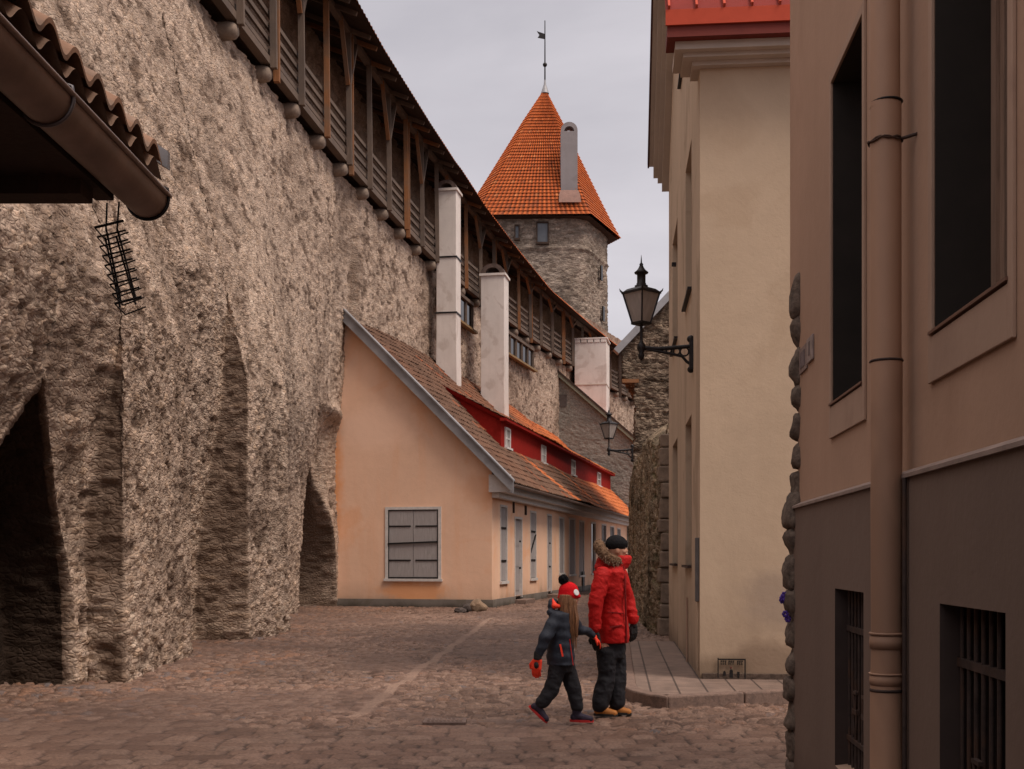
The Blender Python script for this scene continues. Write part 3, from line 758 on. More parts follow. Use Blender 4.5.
wall_holes(mb, rv, fE, 0, LE, .25, 4.3, [w[:4] if w[4] == 'w' else (w[0], w[1], .25, w[3]) for w in wins], .16)
# gable sheet with the big shuttered window
gw = (-3.40, -1.61, .86, 3.10)
fG = lambda u, v, z: (u, v, z)
k = MB()
x0 = -5.6
gx = [x0, gw[0], gw[1], 0]
def topz(x): return rz(x)-.12
k.add([(x0, 0, .25), (gw[0], 0, .25), (gw[0], 0, topz(gw[0])), (x0, 0, topz(x0))], [(0, 1, 2, 3)])
k.add([(gw[1], 0, .25), (0, 0, .25), (0, 0, topz(0)), (gw[1], 0, topz(gw[1]))], [(0, 1, 2, 3)])
k.add([(gw[0], 0, .25), (gw[1], 0, .25), (gw[1], 0, gw[2]), (gw[0], 0, gw[2])], [(0, 1, 2, 3)])
k.add([(gw[0], 0, gw[3]), (gw[1], 0, gw[3]), (gw[1], 0, topz(gw[1])), (gw[0], 0, topz(gw[0]))], [(0, 1, 2, 3)])
mb.v += []; kk = len(mb.v); mb.v += k.v; mb.f += [tuple(i+kk for i in f) for f in k.f]; mb.sm += k.sm
for (p, q) in (((gw[0], gw[2]), (gw[1], gw[2])), ((gw[1], gw[2]), (gw[1], gw[3])), ((gw[1], gw[3]), (gw[0], gw[3])), ((gw[0], gw[3]), (gw[0], gw[2]))):
    rv.add([(p[0], 0, p[1]), (q[0], 0, q[1]), (q[0], .1, q[1]), (p[0], .1, p[1])], [(0, 1, 2, 3)])
mb.add([(0, LE, 0), (x0, LE, 0), (x0, LE, topz(x0)), (0, LE, topz(0))], [(0, 1, 2, 3)])
mb.build('wall', M_orange, E, fix=False); rv.build('window_reveal', M_orange, E, fix=False)
doors = [w for w in wins if w[4] == 'd']
p = MB(); edges = [0]+[e for w in doors for e in (w[0], w[1])]+[LE]
for a, b in zip(edges[::2], edges[1::2]): p.box(-.4, .045, a, b, -.05, .25)
p.box(x0, .045, -.05, -.001, -.05, .25); p.build('plinth', M_plinthE, E)
# gable window: white frame, two shutters, iron straps
W = MB(); a, b, c, d = gw; e = .085
W.box(a-.01, a+e, -.03, .07, c, d).box(b-e, b+.01, -.03, .07, c, d).box(a+e, b-e, -.03, .07, d-e, d).box(a-.05, b+.05, -.07, .07, c-.06, c+.02)
Wo = W.build('window', M_paleframe, E); m = (a+b)/2
for (p_, q_) in ((a+e, m-.008), (m+.008, b-e)):
    s_ = MB().box(p_, q_, .0, .035, c+.04, d-e).build('shutter', M_shutter, Wo)
    MB().box(p_+(.0 if p_ < m-.1 else .07), q_-(.07 if p_ < m-.1 else 0), -.018, -.002, d-e-.53, d-e-.49).box(p_+(.0 if p_ < m-.1 else .07), q_-(.07 if p_ < m-.1 else 0), -.018, -.002, c+.57, c+.61).build('strap', M_iron, s_)
MB().bar((a+e, -.03, c+1.10), (b-e, -.03, c+1.16), .03, .05, (0, 0, 1)).build('bar', M_iron, Wo)
MB().box(a+e, a+e+.03, -.02, -.001, c+.04, d-e).box(b-e-.03, b-e, -.02, -.001, c+.04, d-e).box(a+e, b-e, -.02, -.001, d-e-.03, d-e).box(a+e, b-e, -.03, -.001, c+.02, c+.07).build('edge_iron', M_iron, Wo)
for i, (t0, t1, z0, z1, kind) in enumerate(wins):
    e = .07
    if kind == 'w':
        f = MB().box(-.10, .02, t0, t0+e, z0, z1).box(-.10, .02, t1-e, t1, z0, z1).box(-.10, .02, t0+e, t1-e, z1-e, z1).box(-.12, .07, t0-.05, t1+.05, z0-.09, z0+.0).build('window', M_paleframe, E)
        tm = (t0+t1)/2
        if i in (7,): MB().box(-.09, -.06, t0+e, t1-e, z0, z1-e).build('pane', M_dark, f)
        elif i >= 8: MB().box(-.09, -.06, t0+e, t1-e, z0, z1-e).build('pane', M_glass, f); MB().box(-.055, -.03, tm-.02, tm+.02, z0, z1-e).box(-.055, -.03, t0+e, t1-e, z0+(z1-z0)*.6, z0+(z1-z0)*.6+.05).build('glazing_bar', M_paleframe, f)
        else:
            for p_, q_ in ((t0+e, tm-.01), (tm+.01, t1-e)):
                MB().box(-.08, -.03, p_, q_, z0+.01, z1-e).build('shutter', M_shutter, f)
            if i in (0, 2):
                MB().box(-.03, .0, t0+.03, t1-.03, z0+.62, z0+.67).box(-.03, .0, t0+.03, t1-.03, z1-.75, z1-.70).build('strap', M_iron, f)
            if i == 2: MB().bar((0.01, t0+.1, z0+.9), (0.01, t1-.08, z0+1.55), .04, .03, (1, 0, 0)).build('bar', M_iron, f)
    else:
        f = MB().box(-.14, .02, t0, t0+e, z0, z1).box(-.14, .02, t1-e, t1, z0, z1).box(-.14, .02, t0+e, t1-e, z1-e, z1).build('door_frame', M_paleframe, E)
        dr_ = MB().box(-.12, -.07, t0+e, t1-e, z0, z1-e); 
        for z in (z0+.25, z0+1.05, z0+1.75): dr_.box(-.072, -.055, t0+e+.12, t1-e-.12, z, z+.55)
        D_ = dr_.build('door', M_shutter, f)
        MB().ball((-.03, t1-e-.1, z0+1.0), .04).build('handle', M_iron, D_); MB().ball((-.03, t1-e-.1, z0+1.9), .035).build('lock', M_iron, D_)
        MB().box(.0, .42, t0-.15, t1+.2, -.05, .14).build('step', M_kerb, E, bevel=.02)
# sliding hooks, lamp-like spots on the facade
MB().box(.0, .05, pxt(512.6), pxt(513.4), 3.0, 3.5).box(.0, .05, pxt(524.5), pxt(525.6), 3.0, 3.32).build('iron_tie', M_rust, E)
cam_ = MB().tube([(.0, pxt(540), 3.62), (.18, pxt(540), 3.56)], [.03, .07], 8).build('wall_camera', M_iron, E)
MB().box(.046, .06, pxt(581.5), pxt(583.5), .0, .9).build('wall_pipe', M_iron, E)
# boxed white cornice and gutter
MB().box(.0, .46, .0, LE, 3.52, 3.72).box(.0, .22, .001, LE, 3.36, 3.52).build('cornice', M_paleframe, E)
MB().box(-.06, .60, -.16, -.001, 3.52, 4.05).build('cornice_end', M_paleframe, E)
gm = MB(); 
for a in range(0, 9):
    t_ = math.pi+math.pi*a/8
mbg = MB(); ring = [(EX+.03+.075*math.cos(math.pi+math.pi*i/8), 3.74+.075*math.sin(math.pi+math.pi*i/8)) for i in range(9)]
mbg.add([(x, -.25, z) for x, z in ring]+[(x, LE, z) for x, z in ring], [(i, i+1, 10+i, 9+i) for i in range(8)]+[tuple(range(9))])
mbg.build('gutter', M_gutter, E, fix=False)
# verge flashing
mv = MB(); L0 = Vector((EX+.05, 0, rz(EX+.05))); L1 = Vector((x0-.1, 0, rz(x0-.1)))
for (ya_, yb_, zo0, zo1, ) in ((-.36, -.30, -.30, .10), (-.42, -.12, .08, .13)):
    mv.add([(L0.x, ya_, L0.z+zo0), (L1.x, ya_, L1.z+zo0), (L1.x, ya_, L1.z+zo1), (L0.x, ya_, L0.z+zo1), (L0.x, yb_, L0.z+zo0), (L1.x, yb_, L1.z+zo0), (L1.x, yb_, L1.z+zo1), (L0.x, yb_, L0.z+zo1)],
           [(0, 1, 2, 3), (7, 6, 5, 4), (0, 4, 5, 1), (1, 5, 6, 2), (2, 6, 7, 3), (3, 7, 4, 0)])
mv.build('verge_flashing', M_lead, E)
MB().add([(EX, -.30, rz(EX)-.03), (x0, -.30, rz(x0)-.03), (x0, LE, rz(x0)-.03), (EX, LE, rz(EX)-.03)], [(0, 1, 2, 3)]).build('roof_boarding', M_woodd, E)
# tiles: sheet with pantile waves and course steps
def tiles(name, t0, t1, xa, za, xb, zb_, mat, parent, mossf, pu=.235, course=.34, lift=.03, wob=.06):
    us = np.arange(t0, t1, .047); L = math.hypot(xb-xa, zb_-za); nc = int(L/course)
    nx_, nz_ = (za-zb_)/L*-1, 1
    d = np.array([(xb-xa)/L, (zb_-za)/L]); nrm = np.array([-d[1], d[0]]);  nrm = nrm*np.sign(nrm[1])
    R_, C_ = [], []
    ti = np.floor(us/pu).astype(np.int64); fr_ = us/pu-ti
    wave = np.where(fr_ < .7, .032*np.sin(fr_/.7*math.pi)-.014, -.014-.02*np.sin((fr_-.7)/.3*math.pi))
    for c_ in range(nc+1):
        jit = _h(ti+7, np.full_like(ti, c_), ti*0, 2)
        for sub, lf in ((0., lift), (.5, lift*.5), (.95, .004)):
            w_ = min((c_+sub)*course, L)
            sag = wob*vnoise(np.stack([us*.22, np.full_like(us, w_*.35), us*0], -1), 5)
            o_ = wave+lf+sag+(jit-.5)*.018
            px_ = xa+d[0]*(w_-(.02*jit if sub == 0 else 0))+nrm[0]*o_; pz_ = za+d[1]*w_+nrm[1]*o_
            R_.append(np.stack([px_, us, pz_], -1))
            mo = mossf(us, np.full_like(us, w_), jit, ti, c_)
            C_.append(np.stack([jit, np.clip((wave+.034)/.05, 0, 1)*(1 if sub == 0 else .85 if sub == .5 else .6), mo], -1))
    return grid_mesh(name, np.stack(R_), mat, parent, np.concatenate(C_), smooth=False)
def mossE(u, w, jit, ti, c):
    n = fbm(np.stack([u*.30, w*.5+u*.13, u*0], -1), 3, 12)
    base = np.interp(u, [0, 7, 12, 18, 22, 27, 37], [.97, .97, .88, .80, .45, .05, .0])
    r = base+n*.35*np.interp(u, [0, 12, 20], [.15, .5, 1])
    diag = np.abs((u*.55+w*.9+.25*n) % 4.3-2.1) < .30
    r = np.where(diag & (u > 8) & (w < 4.2) & (jit > .2), r-.9, r)
    r = np.where((jit > .965) & (u > 4), r-.5, r)
    return np.clip(r, 0, .97)
dz_x = -.9; dz_t0 = 5.0; dz_t1 = 32.9
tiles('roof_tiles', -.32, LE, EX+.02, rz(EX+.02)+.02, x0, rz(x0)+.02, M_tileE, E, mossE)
# long red shed dormer
DT = 6.30; xr = -3.05
def dtop(x): return DT+(rz(xr)-DT)*(dz_x-x)/(dz_x-xr)
mbd = MB(); dwin = [(pxt(504.8, dz_x), pxt(509.3, dz_x)), (pxt(541.2, dz_x), pxt(545, dz_x)), (pxt(571.2, dz_x), pxt(574.6, dz_x)), (pxt(597, dz_x), pxt(600, dz_x))]
rvd = RV(); wall_holes(mbd, rvd, lambda u, v, z: (dz_x-v, u, z), dz_t0, dz_t1, rz(dz_x)-.05, DT, [(a, b, 5.46, 6.12) for a, b in dwin], .08)
for tt in (dz_t0, dz_t1): mbd.add([(dz_x, tt, rz(dz_x)-.05), (dz_x, tt, DT), (xr, tt, rz(xr))], [(0, 1, 2)])
dor = mbd.build('dormer', M_redpaint, E, fix=False); rvd.build('dormer_reveal', M_redpaint, dor, fix=False)
MB().box(dz_x, dz_x+.24, dz_t0-.18, dz_t1+.18, DT-.02, DT+.08).build('fascia', M_redpaint, dor)
MB().add([(dz_x+.1, dz_t0-.16, DT+.09), (xr, dz_t0-.16, rz(xr)+.1), (xr, dz_t0-.10, rz(xr)-.06), (dz_x+.1, dz_t0-.10, DT-.03)], [(0, 1, 2, 3)]).build('verge_board', M_redpaint, dor, fix=False)
for a, b in dwin:
    f = MB().box(dz_x-.03, dz_x+.05, a-.05, a+.05, 5.42, 6.15).box(dz_x-.03, dz_x+.05, b-.05, b+.05, 5.42, 6.15).box(dz_x-.03, dz_x+.05, a, b, 6.08, 6.15).box(dz_x-.03, dz_x+.12, a-.1, b+.1, 5.37, 5.44).box(dz_x-.03, dz_x+.03, (a+b)/2-.03, (a+b)/2+.03, 5.42, 6.1).box(dz_x-.03, dz_x+.03, a, b, 5.75, 5.79).build('window', M_paleframe, E)
    MB().box(dz_x-.07, dz_x-.04, a, b, 5.44, 6.1).build('pane', M_dark, f)
def mossD(u, w, jit, ti, c):
    n = fbm(np.stack([u*.35, w*.6, u*0], -1), 3, 14)
    return np.clip(np.interp(u, [5, 7.5, 10, 37], [.9, .6, .12, .05])+n*.35, 0, .95)
tiles('dormer_tiles', dz_t0-.15, dz_t1+.15, dz_x+.26, DT+.09, xr-.1, rz(xr)+.15, M_tileE, E, mossD)

# ================================================================= GREY HOUSE BEHIND
Gh = thing('grey_house', 'grey painted brick gable end standing behind the far end of the orange house', 'house', (-.61+.2204*33.5, 35+.9754*33.5, 0), -SE)
gx = np.arange(-5.6, .95, .09); gz = np.arange(2, 14, .09)
def gtop(x): return 8.64+.884*(.27-x)
P = np.zeros((len(gz), len(gx), 3))
for i in range(len(gx)):
    P[:, i, 0] = gx[i]; P[:, i, 2] = np.linspace(2, gtop(gx[i]), len(gz))
Pq, cc = rubble(P, (3.2, .01, 9.), .018, .01, 4, -1)
cc[:, 2] = .5+.5*cc[:, 2]
grid_mesh('wall', Pq, M_grey, Gh, cc)
MB().add([(.88, 0.03, 2), (.88, 14, 2), (.88, 14, gtop(.88)), (.88, .03, gtop(.88))], [(0, 1, 2, 3)]).build('side_wall', M_grey, Gh)
mv = MB(); p0 = (1.0, gtop(1.0)); p1 = (-5.7, gtop(-5.7))
for (y0_, y1_, a_, b_) in ((-.2, 14, .02, .14),):
    mv.add([(p0[0], y0_, p0[1]+a_), (p1[0], y0_, p1[1]+a_), (p1[0], y0_, p1[1]+b_), (p0[0], y0_, p0[1]+b_), (p0[0], y1_, p0[1]+a_), (p1[0], y1_, p1[1]+a_), (p1[0], y1_, p1[1]+b_), (p0[0], y1_, p0[1]+b_)],
           [(0, 1, 2, 3), (7, 6, 5, 4), (0, 4, 5, 1), (1, 5, 6, 2), (2, 6, 7, 3), (3, 7, 4, 0)])
mv.build('roof', plain('orange_roof_sheet', (.42, .12, .05), .2, 6, .8, stain=(.2, .07, .04)), Gh)
mv = MB().bar((p0[0], -.22, p0[1]-.05), (p1[0], -.22, p1[1]-.05), .12, .22).build('verge_board', plain('pale_green_board', (.20, .20, .15), .15, 5, .7), Gh)
MB().bar((p0[0], -.27, p0[1]+.10), (p1[0], -.27, p1[1]+.10), .08, .12).build('verge_cap', M_woodd, Gh)
MB().box(-4.4, -3.6, -.06, .06, 10.5, 11.2).build('window', plain('dark_shutter_grey', (.085, .07, .065), .2, 8), Gh)
# ================================================================= WHITE CHIMNEYS ALONG THE WALL
def chimney(px0, px1, Yd, ztop, zbot, label, bands, flare, slots):
    x0, x1 = (px0-512)/F*Yd, (px1-512)/F*Yd; w = x1-x0
    t = thing('wall_chimney', label, 'chimney', ((x0+x1)/2, Yd, zbot), -SE*.8, 'white chimneys along the town wall')
    h = ztop-zbot; m = MB(); d = w*1.0
    n = 14; prof = []
    def ring(k, z): return [(-w/2*k, 0, z), (w/2*k, 0, z), (w/2*k, d, z), (-w/2*k, d, z)]
    lv = [(1.0+flare, 0), (1.0+flare*.6, h*.18), (1.0, h*.34), (1.0, h-.22)]
    vs = []; fs = []
    for k, z in lv: vs += ring(k, z)
    for i in range(len(lv)-1):
        for j in range(4): fs.append((i*4+j, i*4+(j+1) % 4, i*4+4+(j+1) % 4, i*4+4+j))
    fs.append((12, 13, 14, 15)); m.add(vs, fs); m.build('stack', M_white, t, bevel=.02)
    for z in bands: MB().box(-w/2-.03, w/2+.03, -.03, d+.03, z-.03, z+.03).build('iron_band', M_iron if slots == 0 else M_cornice, t)
    c = MB()
    if slots:
        for i in range(slots):
            a = -w/2-.02+(w+.04)*i/slots; c.box(a+.03, a+(w+.04)/slots-.03, -.04, .16, h-.22, h-.02).box(a+.03, a+(w+.04)/slots-.03, d-.16, d+.04, h-.22, h-.02)
        c.box(-w/2-.06, w/2+.06, -.06, d+.06, h-.02, h+.06)
        c.build('cap', M_white, t)
    else:
        c.box(-w/2-.06, w/2+.06, -.06, d+.06, h-.24, h-.14).build('cap', M_white, t)
        # barrel shaped cover with open end
        k = MB(); n = 14
        for rr, sgn in ((w*.50, 1), (w*.30, -1)):
            ring = [(rr*math.cos(math.pi*i/n), h-.14+rr*math.sin(math.pi*i/n)*.8) for i in range(n+1)]
            k.add([(x, -.04, z) for x, z in ring]+[(x, d+.04, z) for x, z in ring], [(i, i+1, n+2+i, n+1+i) for i in range(n)])
        ro = [(w*.50*math.cos(math.pi*i/n), h-.14+w*.50*math.sin(math.pi*i/n)*.8) for i in range(n+1)]
        ri = [(w*.30*math.cos(math.pi*i/n), h-.14+w*.30*math.sin(math.pi*i/n)*.8) for i in range(n+1)]
        for y in (-.04, d+.04): k.add([(x, y, z) for x, z in ro]+[(x, y, z) for x, z in ri], [(i, i+1, n+2+i, n+1+i) for i in range(n)])
        k.build('hood', plain('sooty_tile', (.09, .06, .05), .4, 9, .8), t)
        MB().box(-w*.3, w*.3, .1, d-.1, h-.2, h-.1).build('flue', M_reveal, t)
    return t
chimney(436, 456.5, 45.4, 16.25, 7.2, 'slender white chimney nearest the camera, banded twice with iron', (4.0, 6.2), .10, 0)
chimney(480.5, 504.5, 50.5, 14.15, 6.4, 'broader white chimney with dark barrel hood between the other two', (), .06, 0)
chimney(574.5, 606.5, 70.6, 14.95, 9.3, 'wide farthest white chimney with slotted flat cap below the tower', (2.84,), .0, 5)

# ================================================================= MOSSY WALL ON THE RIGHT
mw = thing('mossy_wall', 'dark mossy rubble wall with sloping top carrying the far lantern', 'wall', (2.9, 23, 0))
path = [(6.5, 22.35), (3.6, 22.45), (2.93, 22.6), (2.88, 23.3), (3.34, 31.5), (3.60, 35.0), (3.95, 38.0), (4.6, 43), (6.0, 50)]
pp = np.array(path, float); sl_ = np.concatenate([[0], np.cumsum(np.linalg.norm(np.diff(pp, axis=0), axis=1))])
ss = np.concatenate([np.arange(0, 12, .055), np.arange(12, sl_[-1], .09)])
qx = np.interp(ss, sl_, pp[:, 0]); qy = np.interp(ss, sl_, pp[:, 1])
top = np.interp(qy, [22, 24, 27, 31, 35, 40, 50], [3.75, 3.95, 4.15, 4.05, 3.6, 3.2, 3.0])
top = top+.10*vnoise(np.stack([qx*2, qy*2, qx*0], -1), 4)
K = np.linspace(0, 1, 90); P = np.zeros((90+10, len(ss), 3))
P[:90, :, 0] = qx; P[:90, :, 1] = qy; P[:90, :, 2] = K[:, None]*top[None, :]
nx_ = np.gradient(qy); ny_ = -np.gradient(qx); l = np.hypot(nx_, ny_); nx_ /= l; ny_ /= l   # to the right of travel (inside)
for i in range(10):
    a = (i+1)/10; P[90+i, :, 0] = qx+nx_*a*1.0; P[90+i, :, 1] = qy+ny_*a*1.0; P[90+i, :, 2] = top+.42*math.sin(a*math.pi*.6)
P2, cc = rubble(P, (3.4, 3.4, 8.5), .035, .05, 6, 1)
d = ((P2-P)[:, :, 0]*0).sum()
o = grid_mesh('rubble_face', P2-np.array([2.9, 23, 0.]), M_mossy, mw, cc)
# dressed pale quoins at the near end
q_z = 0
for i in range(13):
    w_ = (.44, .30, .38)[i % 3]; q_h = (.36, .27, .41, .30, .33)[i % 5]; q_z += q_h
    if q_z > 4.1: break
    MB().box(-.02+.02*(i % 3), w_, -.52+.015*(i % 4), -.1, q_z-q_h+.008, q_z-.008).build('quoin', M_corbel, mw, bevel=.03)

# ================================================================= STONE GABLE FURTHER BACK ON THE RIGHT
rg = thing('stone_gable_house', 'ruinous brown stone gable with lead capped slope beside the cream building', 'house', (4.3, 45, 0))
gz = np.arange(2.5, 13.6, .075); gx0 = 4.3; n = 70
def rtop(x): return 9.62+(x-4.18)*(11.65-9.62)/(6.1-4.18)
P = []
for z in gz:
    left = 4.32 if z > 8.45 else 4.78
    P.append(np.stack([np.concatenate([np.linspace(left+2.2, left, 24), np.linspace(left, 9.5, 80)]), np.concatenate([np.linspace(12, .1, 24), np.zeros(80)]), np.full(104, z)], -1))
P = np.array(P)
xt = np.maximum(P[..., 0], 4.3); P[..., 2] = np.minimum(P[..., 2], rtop(xt)-.03)
P2, cc = rubble(P, (2.6, 2.6, 7), .06, .05, 2, -1)
P2[..., 2] = np.minimum(P2[..., 2], rtop(np.maximum(P2[..., 0], 4.2)))
grid_mesh('rubble_face', P2-np.array([4.3, 0, 0.]), M_ruin, rg, cc)
MB().bar((4.05-4.3, -.12, rtop(4.05)+.06), (9.5-4.3, -.12, rtop(9.5)+.06), .5, .26, (0, 0, 1)).build('coping', M_lead, rg)
MB().box(4.3-4.3, 4.95-4.3, -.12, .25, 8.36, 8.5).build('lintel', M_woodo, rg)
MB().box(-.12, -.02, -.1, .05, 7.8, 9.55).build('corner_post', M_woodd, rg)
MB().box(2.2, 5, 11.8, 12, 0, 9.6).box(2.4, 5, 3, 11.5, 9.6, 11).build('rear_block', M_ruin, rg)

# ================================================================= CREAM BUILDING
B = thing('cream_building', 'cream rendered house with red metal roof on the street corner behind the pavement', 'building', (2.207, 13.5, 0), -SA)
LB = 8.13
def ys_(px): X0 = .9744; return ((X0/((px-512)/F-.0913))-13.5)/math.cos(SA)
n1 = (ys_(691.5), ys_(685.5)); n2 = (ys_(677.5), ys_(672.6))
holesB = [(n1[0], n1[1], 1.44, 3.42), (n2[0], n2[1], 1.44, 3.48), (n1[0], n1[1], 5.08, 7.02), (n2[0], n2[1], 5.1, 7.02)]
mb = MB(); rv = RV(); fS = lambda u, v, z: (v, u, z)
wall_holes(mb, rv, fS, 0, LB, 0, 7.75, holesB, .13)
at_ = (n2[0]-1.9, n2[0]-.9)
mb.add([(0, 0, 7.75), (0, LB, 7.75), (0, LB, 9.1), (0, LB/2, 12.4), (0, 0, 8.1)], [(0, 1, 2, 3, 4)])
mb.build('side_wall', M_creamside, B, fix=False); rv.build('window_niche', M_creamside, B, fix=False)
mb = MB().add([(0, 0, 0), (7, 0, 0), (7, 0, 8.1), (0, 0, 8.1)], [(0, 1, 2, 3)]).add([(7, 0, 0), (7, LB, 0), (7, LB, 8.1), (7, 0, 8.1)], [(0, 1, 2, 3)]).add([(0, LB, 0), (7, LB, 0), (7, LB, 9.1), (0, LB, 9.1)], [(0, 1, 2, 3)])
mb.build('front_wall', M_cream, B, fix=False)
for (a, b, c, d) in holesB:
    f = MB().box(.08, .128, a, a+.07, c, d).box(.08, .128, b-.07, b, c, d).box(.08, .128, a, b, d-.07, d).box(.08, .128, a, b, c+(d-c)*.62, c+(d-c)*.62+.05).box(.09, .128, (a+b)/2-.03, (a+b)/2+.03, c, d).build('window', plain('grey_brown_frame', (.2, .15, .115), .15, 6), B)
    MB().box(.118, .14, a, b, c, d).build('pane', M_glass, f)
    MB().box(-.055, .10, a-.04, b+.04, c-.035, c).build('sill', M_iron if c > 1.5 else M_rust, f)
MB().box(-.05, .02, at_[0], at_[1], 8.72, 8.75).build('attic_sill', M_iron, B)
MB().box(-.07, 0, n2[0]+.4, n2[0]+.5, 6.35, 6.40).build('wall_hook', M_iron, B)
# front eave cornice: stepped mouldings, returned a little on the street side
for i, (o_, z0, z1) in enumerate(((.10, 7.28, 7.33), (.22, 7.33, 7.38), (.32, 7.38, 7.47))):
    MB().box(-o_*.95, 7, -o_, -.001, z0, z1).box(-o_*.95, -.001, -.001, .35, z0, z1).build('cornice', M_cornice, B)
MB().box(-.40, 7, -.44, -.02, 7.47, 7.61).build('eave_soffit', plain('dark_red_soffit', (.15, .02, .012), .1, 5), B)
MB().box(-.42, 7, -.47, -.441, 7.595, 7.77).build('eave_fascia', M_redfascia, B)
rf = MB(); e0 = (-.47, 7.77); rd = (LB/2, 12.6)
for s_ in (0, 1):
    a_ = (-.46, e0[0] if not s_ else LB+.40, e0[1]); 
    ye_, ze_, xo_ = (e0[0], e0[1], -.42) if not s_ else (LB+.30, 9.12, -.34)
    rf.add([(xo_, ye_, ze_), (7, ye_, ze_), (7, rd[0], rd[1]), (xo_, rd[0], rd[1])], [(0, 1, 2, 3)])
ro = rf.build('roof', M_redroof, B, fix=False)
sm = MB()
for i in range(12):
    x = -.38+i*.31; sm.bar((x, e0[0]-.01, e0[1]+.02), (x, rd[0], rd[1]+.02), .025, .045)
sm.build('standing_seam', M_redfascia, ro)
# gable verge mouldings, street side, rear slope (and front slope)
for (o_, dz0, dz1) in ((.12, -.62, -.46), (.2, -.46, -.36), (.28, -.36, -.14), (.36, -.14, -.03)):
    for (ya_, za_) in ((LB+.28, 9.12),):
        A = Vector((0, ya_, za_+.0)); Bq = Vector((0, LB/2, rd[1]))
        vs = []
        for x in (-o_, .05):
            for (p, dz) in ((A, dz0), (Bq, dz0), (Bq, dz1), (A, dz1)): vs.append((x, p.y, p.z+dz+.0))
        MB().add(vs, [(0, 1, 2, 3), (7, 6, 5, 4), (0, 4, 5, 1), (1, 5, 6, 2), (2, 6, 7, 3), (3, 7, 4, 0)]).build('verge_moulding', M_cornice, B)
A = Vector((0, LB+.34, 9.02)); Bq = Vector((0, LB/2, rd[1]-.03))
MB().bar((-.375, A.y, A.z), (-.375, Bq.y, Bq.z), .03, .16).build('verge_flashing', plain('dark_red_flashing', (.07, .025, .022), .2, 5), B)
# base: crumbly strip, corner cable cover, pipes
MB().box(.02, 6, -.03, -.001, .0, .19).build('base_strip', plain('crumbling_base', (.075, .052, .04), .45, 18, .95, 0, .012), B, bevel=.01)
MB().box(-.045, -.001, .12, .24, 1.02, 1.78).build('cable_cover', plain('grey_cover', (.14, .135, .135), .15, 6, .6, .2), B, bevel=.008)
MB().tube([(-.015, .18, .2), (-.015, .18, 1.02)], .010, 6).build('cable', M_creamside, B)
MB().tube([(-.02, 2.2, .1), (-.02, 2.2, 1.0)], .014, 6).build('cable', M_trim, B)

# stencilled doorway drawing low on the wall
st = thing('stencil_graffiti', 'small black stencil of a doorway under smudged lettering low on the cream wall', 'graffiti', (2.207+.20, 13.5-.0183, .14), -SA)
def ink(mb_, u0, u1, z0, z1): mb_.box(u0, u1, -.032, -.028, z0, z1)
m = MB(); ink(m, .0, .012, .0, .23); ink(m, .31, .325, -.01, .22); ink(m, .0, .325, .205, .222); m.build('frame', M_iron, st)
rr = random.Random(3)
for gx_ in (.035, .125, .225):       # three worn letter groups
    m = MB()
    for q in range(3):
        x = gx_+q*.024; ink(m, x, x+.010, .150, .20)
        k = rr.randint(0, 3)
        ink(m, x, x+.020, .187, .20)
        if k in (0, 2): ink(m, x, x+.018, .173, .18)
        if k in (1, 2): ink(m, x, x+.018, .155, .162)
        if k == 3: ink(m, x+.013, x+.018, .155, .20)
    m.build('lettering', M_iron, st)
MB().ball((.155, -.030, .115), .012, 8, 6, (1, .3, 1)).build('dot', plain('dark_red_ink', (.10, .015, .012)), st)
m = MB(); ink(m, .065, .095, .02, .07); ink(m, .072, .088, .07, .078); m.build('figure', M_iron, st)
m = MB(); ink(m, .138, .178, .0, .085); ink(m, .145, .17, .085, .097); m.build('figure', M_iron, st)
m = MB(); ink(m, .225, .255, .025, .07); ink(m, .23, .25, .0, .02); m.build('figure', M_iron, st)

# ================================================================= BROWN BUILDING (nearest, right)
A_ = thing('brown_building', 'dark brown rendered building with downpipe and barred basement windows at right', 'building', (1.174, 0, 0), -SA)
ca = 1/math.cos(SA); LA = 7.45*ca
fA = lambda u, v, z: (v, u, z)
up = [(a*ca, b*ca, 2.386, 4.126) for a, b in ((3.42, 4.246), (5.45, 6.25), (1.44, 2.24))]
ba = [(a*ca, b*ca, .461, 1.386) for a, b in ((3.367, 4.055), (5.31, 6.007), (1.45, 2.14))]
mb = MB(); rv = RV(); wall_holes(mb, rv, fA, -3, LA, 1.86, 8.5, up, .28)
mb.add([(0, LA, 0), (5, LA, 0), (5, LA, 8.5), (0, LA, 8.5)], [(0, 1, 2, 3)]).add([(0, -3, 0), (5, -3, 0), (5, -3, 8.5), (0, -3, 8.5)], [(0, 1, 2, 3)]).add([(0, -3, 8.5), (0, LA, 8.5), (5, LA, 8.5), (5, -3, 8.5)], [(0, 1, 2, 3)])
L2_ = 7.80*ca
mb.add([(0, LA, 3.25), (0, L2_, 3.25), (0, L2_, 8.5), (0, LA, 8.5)], [(0, 1, 2, 3)]).add([(0, LA, 3.25), (5, LA, 3.25), (5, L2_, 3.25), (0, L2_, 3.25)], [(0, 1, 2, 3)]).add([(0, L2_, 3.25), (5, L2_, 3.25), (5, L2_, 8.5), (0, L2_, 8.5)], [(0, 1, 2, 3)])
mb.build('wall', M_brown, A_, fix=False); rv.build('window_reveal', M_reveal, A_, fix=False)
mb = MB(); rv = RV(); wall_holes(mb, rv, lambda u, v, z: (v-.035, u, z), -3, LA+.0, -.05, 1.86, ba, .22)
mb.add([(-.035, LA, -.05), (.3, LA, -.05), (.3, LA, 1.86), (-.035, LA, 1.86)], [(0, 1, 2, 3)])
mb.build('plinth', M_plinth, A_, fix=False); rv.build('basement_reveal', plain('dark_render_reveal', (.045, .03, .026), .2, 5), A_, fix=False)
